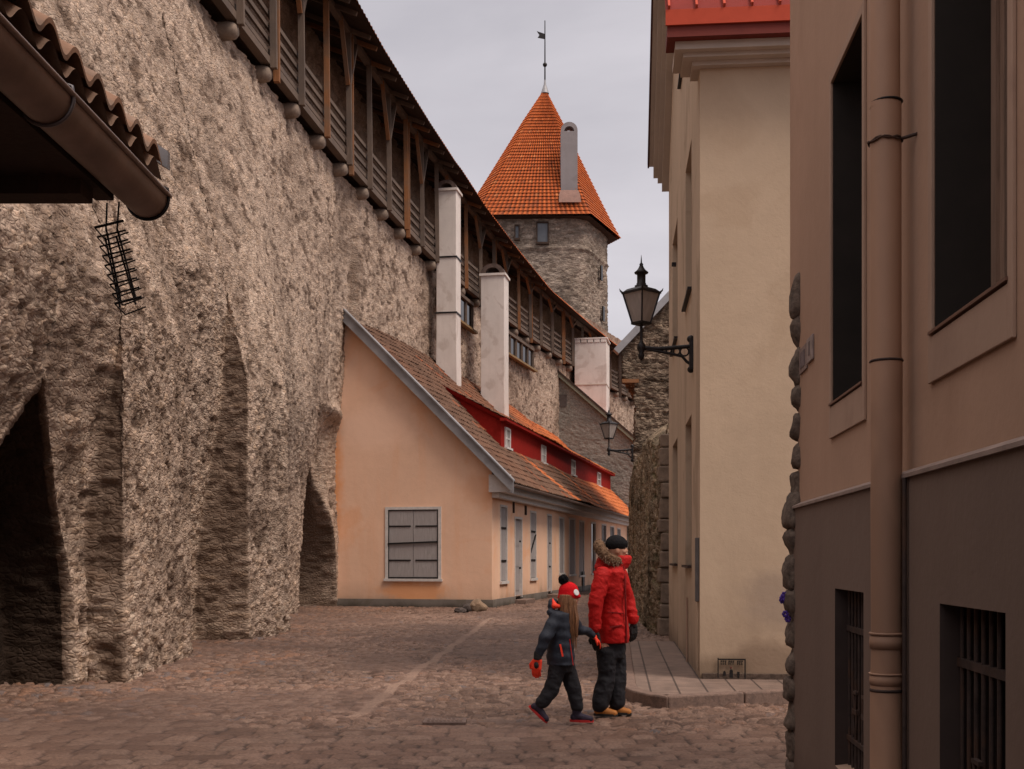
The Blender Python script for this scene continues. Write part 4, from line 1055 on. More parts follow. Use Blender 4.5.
MB().add([(-.05, -3, 1.86), (-.05, LA, 1.86), (-.05, LA, 1.875), (-.05, -3, 1.875), (.0, -3, 1.90), (.0, LA, 1.90), (0, LA, 1.86), (0, -3, 1.86)], [(0, 1, 2, 3), (3, 2, 5, 4), (0, 7, 6, 1), (1, 6, 5, 2)]).build('plinth_ledge', plain('pale_ledge', (.24, .18, .155), .2, 7, .8), A_)
for (a, b, c, d) in up:
    # far edge is the +y one
    s = MB().box(-.014, -.0005, b, b+.045, 2.195, d+.05).box(-.014, -.0005, a-.045, a, 2.195, d+.05).box(-.014, -.0005, a, b, d, d+.05).box(-.014, -.0005, a, b, 2.195, c-.022)
    s.build('window_surround', M_trim, A_, bevel=.003)
    f = MB(); 
    for (p, q, r_, t_) in ((a, a+.055, c, d), (b-.055, b, c, d), (a+.055, b-.055, d-.055, d), (a+.055, b-.055, c, c+.06), ((a+b)/2-.03, (a+b)/2+.03, c+.06, d-.055)): f.box(.20, .26, p, q, r_, t_)
    for (p, q, r_, t_) in ((a+.055, a+.10, c+.06, d-.055), (b-.10, b-.055, c+.06, d-.055)): f.box(.215, .25, p, q, r_, t_)
    fo = f.build('window', wood('brown_frame_wood', (.36, .24, .175), (.25, .16, .115)), A_)
    MB().box(.235, .243, a, b, c, d).build('pane', M_dark, fo)
    MB().box(-.022, .20, a-.01, b+.02, c-.014, c-.003).build('sill', plain('copper_brown_sill', (.16, .085, .06), .15, 9, .5, .3), fo)
for (a, b, c, d) in ba:
    f = MB(); n = 8
    for i in range(n+1):
        y = a+.03+(b-a-.06)*i/n; f.tube([(.035, y, c), (.035, y, d)], .009, 6)
    f.box(.024, .046, a, b, d-.22, d-.19).box(.024, .046, a, b, c+.14, c+.165)
    fo = f.build('window_grille', M_rust, A_)
    for yy_ in (a+(b-a)*.36, a+(b-a)*.66):
        k = MB().box(.014, .032, yy_-.045, yy_+.045, c+.30, c+.325).box(.014, .032, yy_-.04, yy_+.04, c+.40, c+.415)
        for s_ in (-1, 1): k.tube([(.02, yy_+s_*.02, c+.20), (.02, yy_+s_*.03, c+.28), (.02, yy_+s_*.012, c+.34), (.02, yy_+s_*.03, c+.40)], .006, 6)
        k.build('scroll', M_rust, fo)
    MB().box(.17, .18, a, b, c, d).build('pane', M_dark, A_)
    MB().add([(-.035, a, c+.0), (-.035, b, c+.0), (.18, b, c+.03), (.18, a, c+.03)], [(0, 1, 2, 3)]).build('basement_sill', M_trim, A_)
# downpipe with sleeves and clamp: part of the building
yp = 4.575*ca; xp = -.10; r0 = .064
dp = MB().tube([(xp, yp, -.04), (xp, yp, .95), (xp, yp, 1.18), (xp, yp, 2.34)], [.063, .063, .059, .062], 24).tube([(xp-.003, yp, 2.325), (xp-.003, yp, 3.35)], .0605, 24).tube([(xp-.006, yp, 3.34), (xp-.006, yp, 7)], .0585, 24).build('downpipe', M_pipe, A_)
def coll(z, h, r, mat, nm='pipe_collar'): MB().lathe([(r-.006, -h/2), (r, -h/2), (r+.003, 0), (r, h/2), (r-.006, h/2)], 24, (xp, yp, z)).build(nm, mat, dp)
coll(1.245, .010, .0655, M_pipe); coll(1.21, .05, .0632, M_pipe); coll(1.06, .04, .0632, M_pipe); coll(1.085, .008, .066, M_pipe)
coll(1.02, .012, .0635, M_rust); coll(2.33, .010, .0635, M_rust, 'pipe_joint'); coll(3.36, .008, .0615, M_iron, 'pipe_joint')
MB().tube([(xp-.004+.064*math.cos(q*math.pi/12), yp+.064*math.sin(q*math.pi/12), 3.205+.005*math.sin(q*1.3)) for q in range(25)], .0045, 6).tube([(xp-.004+.066*math.cos(q*math.pi/12), yp+.066*math.sin(q*math.pi/12), 3.203+.006*math.cos(q*1.1)) for q in range(25)], .0035, 6).tube([(xp+.05, yp-.03, 3.205), (.0, yp-.08, 3.205)], .007, 6).build('pipe_clamp', M_rust, dp)
MB().tube([(-.05, yp-.085, -.04), (-.05, yp-.085, 1.86)], .009, 8).build('cable', M_rust, A_)
# exposed rough stones down the far corner
rr = random.Random(11)
z = 0.0
while z < 3.12:
    hgt = rr.uniform(.18, .27); w_ = rr.uniform(.035, .075)
    bm = bmesh.new(); bmesh.ops.create_icosphere(bm, subdivisions=3, radius=1)
    for v_ in bm.verts:
        n_ = Vector(v_.co); k_ = 1+.16*math.sin(n_.x*3+z*9)*math.cos(n_.z*4+z*5)+.07*math.sin(n_.y*9+n_.z*7+z*3)
        sq = lambda q: math.copysign(abs(q)**.75, q)
        v_.co = Vector((sq(n_.x)*.10*k_, sq(n_.y)*.12*k_, sq(n_.z)*hgt*.54*k_))
    me = bpy.data.meshes.new('corner_stone'); bm.to_mesh(me); bm.free()
    for p_ in me.polygons: p_.use_smooth = True
    o = link('corner_stone', me, None, A_); me.materials.append(M_cs)
    o.location = (.085-w_*.55-(.035 if z < 1.8 else .0), LA+.0+rr.uniform(.0, .03), z+hgt/2); o.rotation_euler = (0, rr.uniform(-.15, .15), rr.uniform(-.3, .3))
    z += hgt*.93
# street number plates
nf = thing('number_plate', 'weathered house number plate beside a smaller plate near the corner of the brown building', 'sign', (1.174-.0015, 0, 0), -SA)
yl = -.28
MB().box(-.010, .0, 7.07*ca, 7.34*ca, 2.71, 2.87).build('plate', plain('worn_enamel', (.20, .145, .13), .35, 20, .6), nf, bevel=.004)
MB().box(-.0125, -.010, 7.12*ca, 7.29*ca, 2.74, 2.84).build('worn_paint', plain('dull_blue_grey_paint', (.13, .10, .105), .5, 25, .7), nf)
n2_ = thing('number_plate', 'small pale plate standing just right of the larger house number plate', 'sign', (1.174-.0015, 0, 0), -SA)
MB().box(-.012, .0, 6.84*ca, 7.05*ca, 2.73, 2.88).build('plate', plain('pale_enamel', (.27, .215, .20), .25, 20, .6), n2_, bevel=.004)
MB().box(-.0145, -.012, 6.92*ca, 6.97*ca, 2.77, 2.85).build('digit', plain('faded_print', (.15, .115, .11), .3, 20), n2_)
# purple flowers tucked in the corner stones
fl = thing('purple_flowers', 'small bunch of purple flowers stuck between the corner stones of the brown building', 'flowers', (1.785, 7.44, 1.18), -SA)
for k_ in range(7):
    a = k_*.9; c = (-.015+.02*math.cos(a), .0+.02*math.sin(a), .09+.016*(k_ % 3)-(.12 if k_ > 4 else 0))
    m = MB()
    for q in range(6):
        b_ = q*math.pi/3; m.ball((c[0]+.013*math.cos(b_), c[1], c[2]+.013*math.sin(b_)), .010, 8, 6, (1, .6, 1.2))
    m.build('flower_head', M_hedge, fl)
MB().tube([(0, 0, -.05), (-.01, 0, .03), (-.015, 0, .09)], .004, 5).build('stem', plain('stem_green', (.05, .07, .03)), fl)
# ================================================================= NEAR SHED WITH THE GUTTER (top left)
S = thing('tiled_shed', 'dark eaves corner of a near tiled building with a dull copper gutter at upper left', 'building', (0, 0, 0))
gx, gz0, ye = -1.458, 2.985, 4.62
MB().box(-4.45, -2.16, -4, 4.2, 0, 2.95).build('wall', M_brown, S)
# gutter: open half round with rolled edge and end disc
n = 14; m = MB(); r = .080
ring = [(gx+r*math.cos(math.pi+math.pi*i/n+.12), gz0+r*math.sin(math.pi+math.pi*i/n+.12)) for i in range(n+1)]
rin = [(gx+(r-.004)*math.cos(math.pi+math.pi*i/n+.12), gz0+(r-.004)*math.sin(math.pi+math.pi*i/n+.12)) for i in range(n+1)]
k = n+1
m.add([(x, -4, z) for x, z in ring]+[(x, ye, z) for x, z in ring], [(i, i+1, k+i+1, k+i) for i in range(n)], True)
m.add([(x, -4, z) for x, z in rin]+[(x, ye, z) for x, z in rin], [(i, i+1, k+i+1, k+i) for i in range(n)], True)
m.add([(x, ye, z) for x, z in ring], [tuple(range(k))])
gu = m.build('gutter', M_gutter, S, fix=False)
MB().tube([(ring[-1][0]+.004, -4, ring[-1][1]+.004), (ring[-1][0]+.004, ye, ring[-1][1]+.004)], .010, 8).tube([(ring[0][0], -4, ring[0][1]), (ring[0][0], ye, ring[0][1])], .006, 8).build('rolled_edge', M_gutter, gu)
for y in (3.6, ye-.02, 2.0):
    rb = [(gx+(r+.005)*math.cos(math.pi+math.pi*i/n+.12), y, gz0+(r+.005)*math.sin(math.pi+math.pi*i/n+.12)) for i in range(n+1)]
    rb += [(rb[-1][0]-.004, y, rb[-1][2]+.028), (rb[-1][0]-.022, y, rb[-1][2]+.034)]
    MB().tube(rb, .0065, 6).build('gutter_hook', M_iron if y > 4 else plain('steel_hook', (.16, .15, .16), .2, 9, .4, .6), gu)
# roof deck, fascia and soffit
sl = .62
MB().add([(-1.52, -4, 3.13), (-1.52, 4.40, 3.13), (-3.4, 4.40, 3.13+1.88*sl), (-3.4, -4, 3.13+1.88*sl), (-1.52, -4, 3.09), (-1.52, 4.40, 3.09), (-3.4, 4.40, 3.09+1.88*sl), (-3.4, -4, 3.09+1.88*sl)],
         [(0, 1, 2, 3), (7, 6, 5, 4), (0, 4, 5, 1), (1, 5, 6, 2)]).build('roof_deck', M_woodd, S)
MB().box(-1.60, -1.53, -4, 4.42, 2.92, 3.10).build('fascia', M_woodd, S)
MB().box(-2.16, -1.60, -4, 4.30, 2.93, 2.97).build('soffit', M_woodd, S)
for y in (4.16, 3.2, 2.2, 1.2): MB().box(-2.3, -1.56, y, y+.12, 2.865 if y > 4 else 2.87, 2.93).build('rafter', M_woodd, S)
# pantiles: S waves stepping along the eave
def pt(y):
    f = (y/.2) % 1.0
    return .040*math.sin(f*math.pi/.62) if f < .62 else -.024*math.sin((f-.62)/.38*math.pi)
ysn = np.arange(-1, 4.56, .0125)
for c_ in range(6):
    rows_ = []; x0_, x1_ = -1.385-c_*.30, -1.385-(c_+1)*.30-.06
    for (x, up_, th) in ((x0_, .055, -.018), (x0_, .055, 0), (x1_, .02, 0)):
        rows_.append(np.stack([np.full_like(ysn, x), ysn, np.array([pt(y) for y in ysn])+3.13+(-1.52-x)*sl+up_+.03+th], -1))
    P = np.stack(rows_); ti = np.floor(ysn/.2).astype(np.int64)
    idr = _h(ti+50, ti*0+c_, ti*0, 3); w_ = np.array([pt(y) for y in ysn])
    cc = np.stack([np.tile(idr, 3), np.tile(np.clip(.5+w_*16, 0, 1), 3), np.tile(np.clip(.35+.5*idr, 0, .9), 3)], -1)
    grid_mesh('tile_course', P, M_tileS, S, cc, smooth=False)
# undersides of the eave tiles
P = np.stack([np.stack([np.full_like(ysn, -1.385), ysn, np.array([pt(y) for y in ysn])+3.13-.22*sl+.055+.012], -1), np.stack([np.full_like(ysn, -1.62), ysn, np.array([pt(y) for y in ysn])+3.13+.10*sl+.0], -1)])
grid_mesh('tile_underside', P, M_tileS, S, np.full((2*len(ysn), 3), .35)*np.array([1, 1, 2.2]), smooth=False)
MB().add([(-1.365, 4.56, 3.16), (-1.365, 4.59, 3.16), (-3.2, 4.59, 3.16+1.92*sl), (-3.2, 4.56, 3.16+1.92*sl), (-1.365, 4.56, 3.09), (-1.365, 4.59, 3.09), (-3.2, 4.59, 3.09+1.92*sl), (-3.2, 4.56, 3.09+1.92*sl)],
         [(0, 1, 2, 3), (7, 6, 5, 4), (0, 4, 5, 1), (1, 5, 6, 2), (3, 7, 4, 0)]).build('verge_strip', M_lead, S)

# hanging wire rack
hg = thing('wire_rack', 'tilted black wire rack hanging from the eave in front of the rubble wall', 'wire rack', ((118-512)/F*4.45, 4.45, 0))
def HP(px, py, dy=0): return ((px-118)/F*4.45, dy, CH+(HY-py)*4.45/F)
m = MB()
for a, b in (((107, 203), (106, 231)), ((119, 202), (117, 231))): m.tube([HP(*a), HP(*b)], .0035, 6)
m.build('hanger', M_iron, hg)
m = MB()
for a, b, d in (((106, 228), (121, 302), 0), ((117, 228), (136, 299), 0), ((98, 232), (113, 303), .08), ((109, 230), (129, 300), .08)): m.tube([HP(*a, d), HP(*b, d)], .0042, 6)
m.build('upright', M_iron, hg)
for i in range(9):
    f = i/8; a = (95+f*20, 228+f*76); b = (124+f*18, 221+f*76)
    MB().tube([HP(*a, -.005), HP(*b, -.005)], .0052 if i in (0, 8) else .0036, 6).tube([HP(a[0]+3, a[1]+6, .085), HP(b[0]-3, b[1]+5, .085)], .003, 6).tube([HP(a[0]+1, a[1]+1, -.005), HP(a[0]+3, a[1]+6, .085)], .003, 6).build('rung', M_iron, hg)

# ================================================================= LANTERNS
def frosted():
    m = NT('frosted_glass'); m.base(m.mix(m.ramp(m.noise(m.coord((1, 1, .3)), 14, 4, .6), [(.3, 0), (.7, 1)]), (.30, .26, .235), (.44, .39, .36)))
    m.rough(.3, spec=.5); m.b.inputs['Transmission Weight'].default_value = .25; return m.m
M_frost = frosted()
def make_lantern(label):
    t = thing('street_lantern', label, 'street lamp', (0, 0, 0), 0, 'wall lanterns on iron brackets')
    # local: wall face at x=0, arm runs to -x; z=0 at the arm
    lx = -.66
    MB().box(-.05, .0, -.06, .06, -.24, .14).ball((-.03, 0, .15), .05, 10, 8).ball((-.03, 0, -.24), .045, 10, 8).build('wall_plate', M_iron, t)
    a = MB().tube([(-.02, 0, .06), (-.2, 0, .045), (-.45, 0, .0+.03), (lx, 0, .05)], .026, 8)
    a.tube([(-.02, 0, -.18), (-.08, 0, -.14), (-.14, 0, -.07), (-.3, 0, -.03), (lx, 0, .04)], .019, 8)
    for q in range(4):     # scrolls in the bracket
        cx_, cz_, rr_ = -.11-q*.10, (-.01, -.005, .005, .015)[q], (.055, .042, .032, .022)[q]
        a.tube([(cx_+rr_*math.cos(s_), .0, cz_+rr_*math.sin(s_)) for s_ in [i*.45 for i in range(15)]], .012, 6)
    a.build('bracket_arm', M_iron, t)
    a = MB().tube([(lx, 0, -.09), (lx, 0, .36)], .020, 10).lathe([(.0, -.12), (.03, -.1), (.045, -.05), (.03, -.02), (.055, .03), (.055, .08), (.03, .11), (.02, .14)], 12, (lx, 0, 0)).build('stem', M_iron, t)
    zb_, zt_ = .36, .75; wb, wt = .082, .168
    Q = Matrix.Translation((lx, 0, 0)) @ Matrix.Rotation(R(45), 4, 'Z') @ Matrix.Translation((-lx, 0, 0))
    def fin(mb, *a, **k):
        mb.v = [tuple(Q @ Vector(p)) for p in mb.v]; return mb.build(*a, **k)
    f = MB()
    for sx_ in (-1, 1):
        for sy_ in (-1, 1): f.bar((lx+sx_*wb, sy_*wb, zb_), (lx+sx_*wt, sy_*wt, zt_), .020, .020)
    for (w_, z_) in ((wb, zb_), (wt, zt_)):
        for s_ in (-1, 1):
            f.box(lx-w_-.012, lx+w_+.012, s_*w_-.012, s_*w_+.012, z_-.014, z_+.014).box(lx+s_*w_-.012, lx+s_*w_+.012, -w_, w_, z_-.0135, z_+.0135)
    f.box(lx-wb, lx+wb, -wb, wb, zb_-.02, zb_-.008)
    for sx_ in (-1, 1):
        for sy_ in (-1, 1): f.tube([(lx+sx_*wt, sy_*wt, zt_), (lx+sx_*(wt+.022), sy_*(wt+.022), zt_+.03), (lx+sx_*(wt+.03), sy_*(wt+.03), zt_+.06)], [.016, .010, .002], 6)
    fo = fin(f, 'cage', M_iron, t)
    for (u, v) in ((1, 0), (-1, 0), (0, 1), (0, -1)):
        def q(w_, s_, z_): return (lx+u*w_+(-v)*s_*w_, v*w_+u*s_*w_, z_)
        fin(MB().add([q(wb-.004, -1, zb_), q(wb-.004, 1, zb_), q(wt-.004, 1, zt_), q(wt-.004, -1, zt_)], [(0, 1, 2, 3)]), 'pane', M_frost, fo, fix=False)
    fin(MB().lathe([(wt*1.46, .0), (wt*1.40, .016), (wt*1.1, .05), (wt*.7, .068), (.085, .07)], 4, (lx, 0, zt_), False, math.pi/4), 'canopy', M_iron, t)
    MB().lathe([(.085, .065), (.085, .09), (.062, .095), (.062, .12), (.055, .125), (.055, .235), (.085, .245), (.092, .26), (.06, .285), (.035, .32), (.022, .35), (.026, .365), (.010, .385), (.006, .44), (.001, .49)], 16, (lx, 0, zt_+.002)).build('vent_spire', M_iron, t)
    return t
L1 = make_lantern('large black lantern with frosted panes on the corner of the cream building')
X1 = .9744+.0913*14.72
L1.location = (X1, 14.72, 4.19); L1.rotation_euler = (0, 0, -SA+.03)
L2 = copy_tree(L1); L2['label'] = 'smaller distant black lantern standing out from the mossy rubble wall'
L2.location = (3.30, 31.3, 4.42); L2.rotation_euler = (0, 0, -.05)

# rocks at the house corner
def rock(name, loc, s, mat, label, seed):
    bm = bmesh.new(); bmesh.ops.create_icosphere(bm, subdivisions=3, radius=1)
    co = np.array([v_.co[:] for v_ in bm.verts]); k_ = 1+.28*fbm(co*1.1+seed, 3, seed)
    for v_, kk_ in zip(bm.verts, k_): v_.co = Vector((v_.co.x*s[0]*kk_, v_.co.y*s[1]*kk_, v_.co.z*s[2]*kk_))
    me = bpy.data.meshes.new(name); bm.to_mesh(me); bm.free()
    o = link(name, me, mat); o.location = loc; tag(o, label, 'rock', 'field stones at the orange house corner'); return o
M_rk = plain('boulder_brown', (.22, .15, .10), .3, 7, .9, 0, .02, (.12, .085, .06), .6); M_rk2 = plain('boulder_dark', (.07, .055, .05), .3, 7, .9, 0, .02)
def gp(px, py): y = CH*F/(py-HY); return ((px-512)/F*y, y)
a = gp(477, 611.5); rock('boulder', (a[0], a[1], .12), (.24, .2, .2), M_rk, 'rounded brown stone at the foot of the orange house corner', 3)
a = gp(468, 611.5); rock('boulder', (a[0], a[1], .08), (.19, .16, .15), M_rk2, 'dark angular stone left of the brown stone by the house corner', 5)
a = gp(460, 612); rock('boulder', (a[0], a[1], .04), (.15, .14, .09), M_rk2, 'low flat stone, leftmost of those by the house corner', 8)

# ================================================================= PEOPLE
def organic(name, shapes, mat, parent, vox=.010, smooth=6, disp=None, dscale=.05, dstr=.006):
    """tapered capsules / ellipsoids fused into one continuous surface"""
    m = MB()
    for s in shapes:
        if s[0] == 'c':
            _, p, rp, q, rq = s; p = Vector(p); q = Vector(q); k_ = 8
            d = (q-p); L = d.length; d = d.normalized() if L > 1e-6 else Vector((0, 0, 1))
            pts = []; rad = []
            for i in range(6): a = -math.pi/2+math.pi/2*i/5; pts.append(p+d*math.sin(a)*rp); rad.append(max(rp*math.cos(a), .0008))
            for i in range(6): a = math.pi/2*i/5; pts.append(q+d*math.sin(a)*rq); rad.append(max(rq*math.cos(a), .0008))
            pts2 = [pts[0]]; rad2 = [rad[0]]
            for a_, b_ in zip(pts[1:], rad[1:]):
                if (a_-pts2[-1]).length > 1e-4: pts2.append(a_); rad2.append(b_)
            m.tube(pts2, rad2, 14)
        elif s[0] == 'e':
            _, c, rr_ = s[:3]; M = Matrix.Translation(c) @ (s[3] if len(s) > 3 else Matrix.Identity(4))
            k = MB().ball((0, 0, 0), 1, 20, 14, rr_); m.add([tuple(M @ Vector(v_)) for v_ in k.v], k.f, True)
        elif s[0] == 'l':      # loft of elliptical rings: list of (center, rx, ry, tiltaxis)
            rings = s[1]; n_ = 24; vs = []; fs = []
            for (c, rx, ry, ang_) in rings:
                for k_ in range(n_):
                    a = 2*math.pi*k_/n_; x = rx*math.cos(a); y = ry*math.sin(a)
                    vs.append((c[0]+x*math.cos(ang_)-y*math.sin(ang_), c[1]+x*math.sin(ang_)+y*math.cos(ang_), c[2]))
            for i in range(len(rings)-1):
                for k_ in range(n_): fs.append((i*n_+k_, i*n_+(k_+1) % n_, (i+1)*n_+(k_+1) % n_, (i+1)*n_+k_))
            fs.append(tuple(reversed(range(n_)))); fs.append(tuple(range(len(vs)-n_, len(vs)))); m.add(vs, fs, True)
    me = bpy.data.meshes.new(name+'_src'); me.from_pydata(m.v, [], m.f); me.update()
    bm = bmesh.new(); bm.from_mesh(me); bmesh.ops.remove_doubles(bm, verts=bm.verts, dist=1e-6); bmesh.ops.recalc_face_normals(bm, faces=bm.faces); bm.to_mesh(me); bm.free()
    o = bpy.data.objects.new(name, me); COL.objects.link(o)
    r_ = o.modifiers.new('r', 'REMESH'); r_.mode = 'VOXEL'; r_.voxel_size = vox
    if smooth: s_ = o.modifiers.new('s', 'SMOOTH'); s_.factor = .5; s_.iterations = smooth
    dg = bpy.context.evaluated_depsgraph_get(); dg.update()
    me2 = bpy.data.meshes.new_from_object(o.evaluated_get(dg), depsgraph=dg)
    bpy.data.objects.remove(o); bpy.data.meshes.remove(me)
    if disp:
        nv = len(me2.vertices); co = np.zeros(nv*3, np.float32); no = np.zeros(nv*3, np.float32)
        me2.vertices.foreach_get('co', co); me2.vertices.foreach_get('normal', no); co = co.reshape(-1, 3); no = no.reshape(-1, 3)
        if callable(disp): h_ = disp(co)
        else: h_ = (1-np.abs(fbm(co*np.array(disp), 3, 5)))*1.0-.5
        co = co+no*(h_*dstr)[:, None]; me2.vertices.foreach_set('co', co.ravel().astype(np.float32))
    me2.polygons.foreach_set('use_smooth', np.ones(len(me2.polygons), bool)); me2.update()
    me2.name = name
    ob = bpy.data.objects.new(name, me2); COL.objects.link(ob); me2.materials.clear(); me2.materials.append(mat)
    if parent is not None: ob.parent = parent
    return ob
def fabric(name, col, var=.15, sc=9, rough=.75, spec=.3, b=.004):
    m = NT(name); v = m.coord(); n1 = m.noise(v, sc, 5, .6, .8); n2 = m.noise(v, 160, 2, .5)
    m.base(m.mix(m.ramp(n1, [(.3, 0), (.7, 1)]), mul(col, 1-var), mul(col, 1+var))); m.rough(rough, spec=spec)
    m.bump(m.math('ADD', n1, m.math('MULTIPLY', n2, .15)), b*2); return m.m
M_skin = plain('skin', (.46, .235, .155), .08, 20, .55, 0, .0006, (.5, .2, .14), .3)
M_parka = fabric('red_parka', (.44, .006, .005), .12, 10, .7, .3, .006)
M_parkad = fabric('dark_red_seam', (.17, .004, .004), .1)
M_blackc = fabric('black_trousers', (.014, .014, .018), .25, 12, .8)
M_knit = fabric('black_knit', (.014, .014, .016), .3, 60, .95, .1, .004)
M_glove = fabric('black_glove', (.016, .015, .016), .3, 30, .7)
M_fur = fabric('brown_fur', (.17, .105, .065), .5, 45, .95, .1, .01)
M_tan = plain('tan_boot_leather', (.42, .16, .035), .2, 14, .6)
M_sole = plain('dark_sole', (.02, .018, .017), .2, 12, .8)
M_navy = fabric('navy_jacket', (.022, .028, .042), .25, 12, .65)
M_neon = plain('neon_orange_trim', (.88, .055, .022), .1, 10, .6)
M_redhat = fabric('red_knit_hat', (.62, .012, .018), .1, 50, .9, .1, .003)
M_hair = None
mh = NT('long_brown_hair'); v = mh.coord((60, 60, 2.5)); f_ = mh.noise(v, 1.2, 5, .7, .5)
mh.base(mh.mix(mh.ramp(f_, [(.3, 0), (.7, 1)]), (.085, .035, .015), (.30, .14, .06))); mh.rough(.5); mh.bump(f_, .004); M_hair = mh.m
M_lip = plain('lips', (.32, .10, .08), .05, 9, .5); M_eye = plain('dark_eye', (.02, .015, .012), .1, 9, .2); M_whitep = plain('white_badge', (.7, .72, .72), .05, 9, .6)

def hand(shapes_mat_parent, wrist, dirv, palmn, s=1.0, curl=.9, name='glove'):
    mat, parent = shapes_mat_parent
    d = Vector(dirv).normalized(); n_ = Vector(palmn); n_ = (n_-d*n_.dot(d)).normalized(); a = d.cross(n_)   # a = across the palm
    w = Vector(wrist); sh = [('c', w-d*.03*s, .033*s, w+d*.01*s, .031*s)]
    for k_ in range(4):
        off = (-.030+.020*k_)*s; b0 = w+d*.02*s+a*off*.8; b1 = w+d*.085*s+a*off
        sh.append(('c', b0, .018*s, b1, .0145*s))
        L = (.036, .042, .039, .031)[k_]*s; p = b1; dd = d.copy()
        for q in range(3):
            dd = (dd*math.cos(curl*.45)+n_*math.sin(curl*.45)).normalized(); p2 = p+dd*L*(.95, .7, .55)[q]
            sh.append(('c', p, (.0115, .0105, .0095)[q]*s, p2, (.0108, .0098, .0085)[q]*s)); p = p2
    t0 = w+d*.025*s-a*.03*s; t1 = t0-a*.028*s+d*.035*s+n_*.015*s; t2 = t1+d*.028*s+n_*.016*s
    sh += [('c', t0, .016*s, t1, .0135*s), ('c', t1, .013*s, t2, .010*s)]
    return organic(name, sh, mat, parent, .0042*max(s, .8), 2)

# ---------------- adult: local x to the right of the picture, y away, z up
Ya = 11.25; sA = Ya/F
ad = thing('person', 'adult in long red parka with fur hood and black beanie walking hand in hand', 'person', ((612-512)/F*Ya, Ya, 0))
gyA = HY+CH*F/Ya
def PA(px, py, dy=0): return Vector(((px-612)*sA, dy, (gyA-py)*sA))
# body (one continuous mesh, mostly under the clothes)
hd = PA(617, 549, -.02); R_arm = [PA(600, 575, -.17), PA(594, 602, -.21), PA(593.5, 628, -.20)]; L_arm = [PA(622, 575, .15), PA(629, 600, .20), PA(634.5, 622, .14)]
body = [('e', hd, (.088, .075, .112)), ('e', hd+Vector((.03, -.01, -.06)), (.055, .052, .055)), ('c', PA(615, 558), .055, PA(613, 568), .06),
        ('l', [(PA(611, 568), .10, .13, .25), (PA(611, 585), .12, .16, .25), (PA(611, 610), .11, .14, .25), (PA(611, 640), .12, .15, .25), (PA(611, 652), .10, .13, .25)]),
        ('c', PA(606, 648, -.08), .085, PA(605, 676, -.08), .06), ('c', PA(605, 676, -.08), .06, PA(602, 706, -.09), .045),
        ('c', PA(615, 648, .07), .085, PA(618, 676, .05), .06), ('c', PA(618, 676, .05), .06, PA(617, 706, .03), .045),
        ('c', R_arm[0], .055, R_arm[1], .045), ('c', R_arm[1], .042, R_arm[2], .03), ('c', L_arm[0], .055, L_arm[1], .045), ('c', L_arm[1], .042, L_arm[2], .03),
        ('e', hd+Vector((.084, -.026, -.018)), (.022, .013, .019)), ('e', hd+Vector((.079, -.024, -.0)), (.014, .011, .03)), ('e', hd+Vector((.074, -.022, -.078)), (.022, .026, .018)),
        ('e', hd+Vector((-.005, -.077, -.02)), (.018, .010, .03)), ('e', hd+Vector((.062, -.045, -.028)), (.024, .022, .022))]
bo = organic('body', body, M_skin, ad, .0085, 2)
organic('lips', [('e', hd+Vector((.089, -.029, -.052)), (.010, .020, .007))], M_lip, bo, .003, 1)
for s_ in (-1, 1):
    e_ = hd+Vector((.078 if s_ > 0 else .070, -.022+.030*s_, .012)); organic('eye', [('e', e_, (.010, .010, .007))], M_eye, bo, .0025, 1)
# eyebrows / beanie
hx = Matrix.Rotation(R(10), 4, 'Y')
def knit(co): return np.sin(co[:, 2]*420)*.5+np.sin(np.arctan2(co[:, 1]-hd.y, co[:, 0]-hd.x)*46)*.5
hat = organic('beanie', [('e', hd+Vector((-.006, 0, .050)), (.108, .094, .088), hx), ('l', [((hd.x-.005, hd.y, hd.z+.020), .106, .090, 0), ((hd.x-.004, hd.y, hd.z+.055), .112, .097, 0), ((hd.x-.006, hd.y, hd.z+.085), .100, .088, 0)])], M_knit, ad, .006, 3, knit, 1, .0012)
# parka
def folds(co):
    z = co[:, 2]; n_ = fbm(co*np.array([8, 8, 11])+co[:, [2, 0, 1]]*np.array([4, 3, 2]), 3, 5); r_ = 1-np.abs(n_)*2.0
    return np.clip(r_, -1, 1)
pk = [('l', [(PA(612.5, 561, 0), .075, .085, .2), (PA(611, 566, 0), .11, .15, .25), (PA(610, 572, 0), .150, .21, .3), (PA(610, 585, 0), .152, .200, .3), (PA(610, 600, 0), .152, .185, .3), (PA(610.5, 608, 0), .142, .175, .3), (PA(611, 616, 0), .150, .19, .3), (PA(612, 630, 0), .158, .20, .3), (PA(612.5, 642, 0), .156, .195, .3)]),
      ('c', R_arm[0]+Vector((.01, .0, .0)), .084, R_arm[1], .072), ('c', R_arm[1], .072, R_arm[2]+Vector((0, 0, .015)), .058),
      ('c', L_arm[0]+Vector((-.02, -.02, 0)), .085, L_arm[1], .074), ('c', L_arm[1], .074, L_arm[2]+Vector((0, 0, .02)), .056)]
par = organic('parka', pk, M_parka, ad, .0095, 3, folds, 1, .0065)
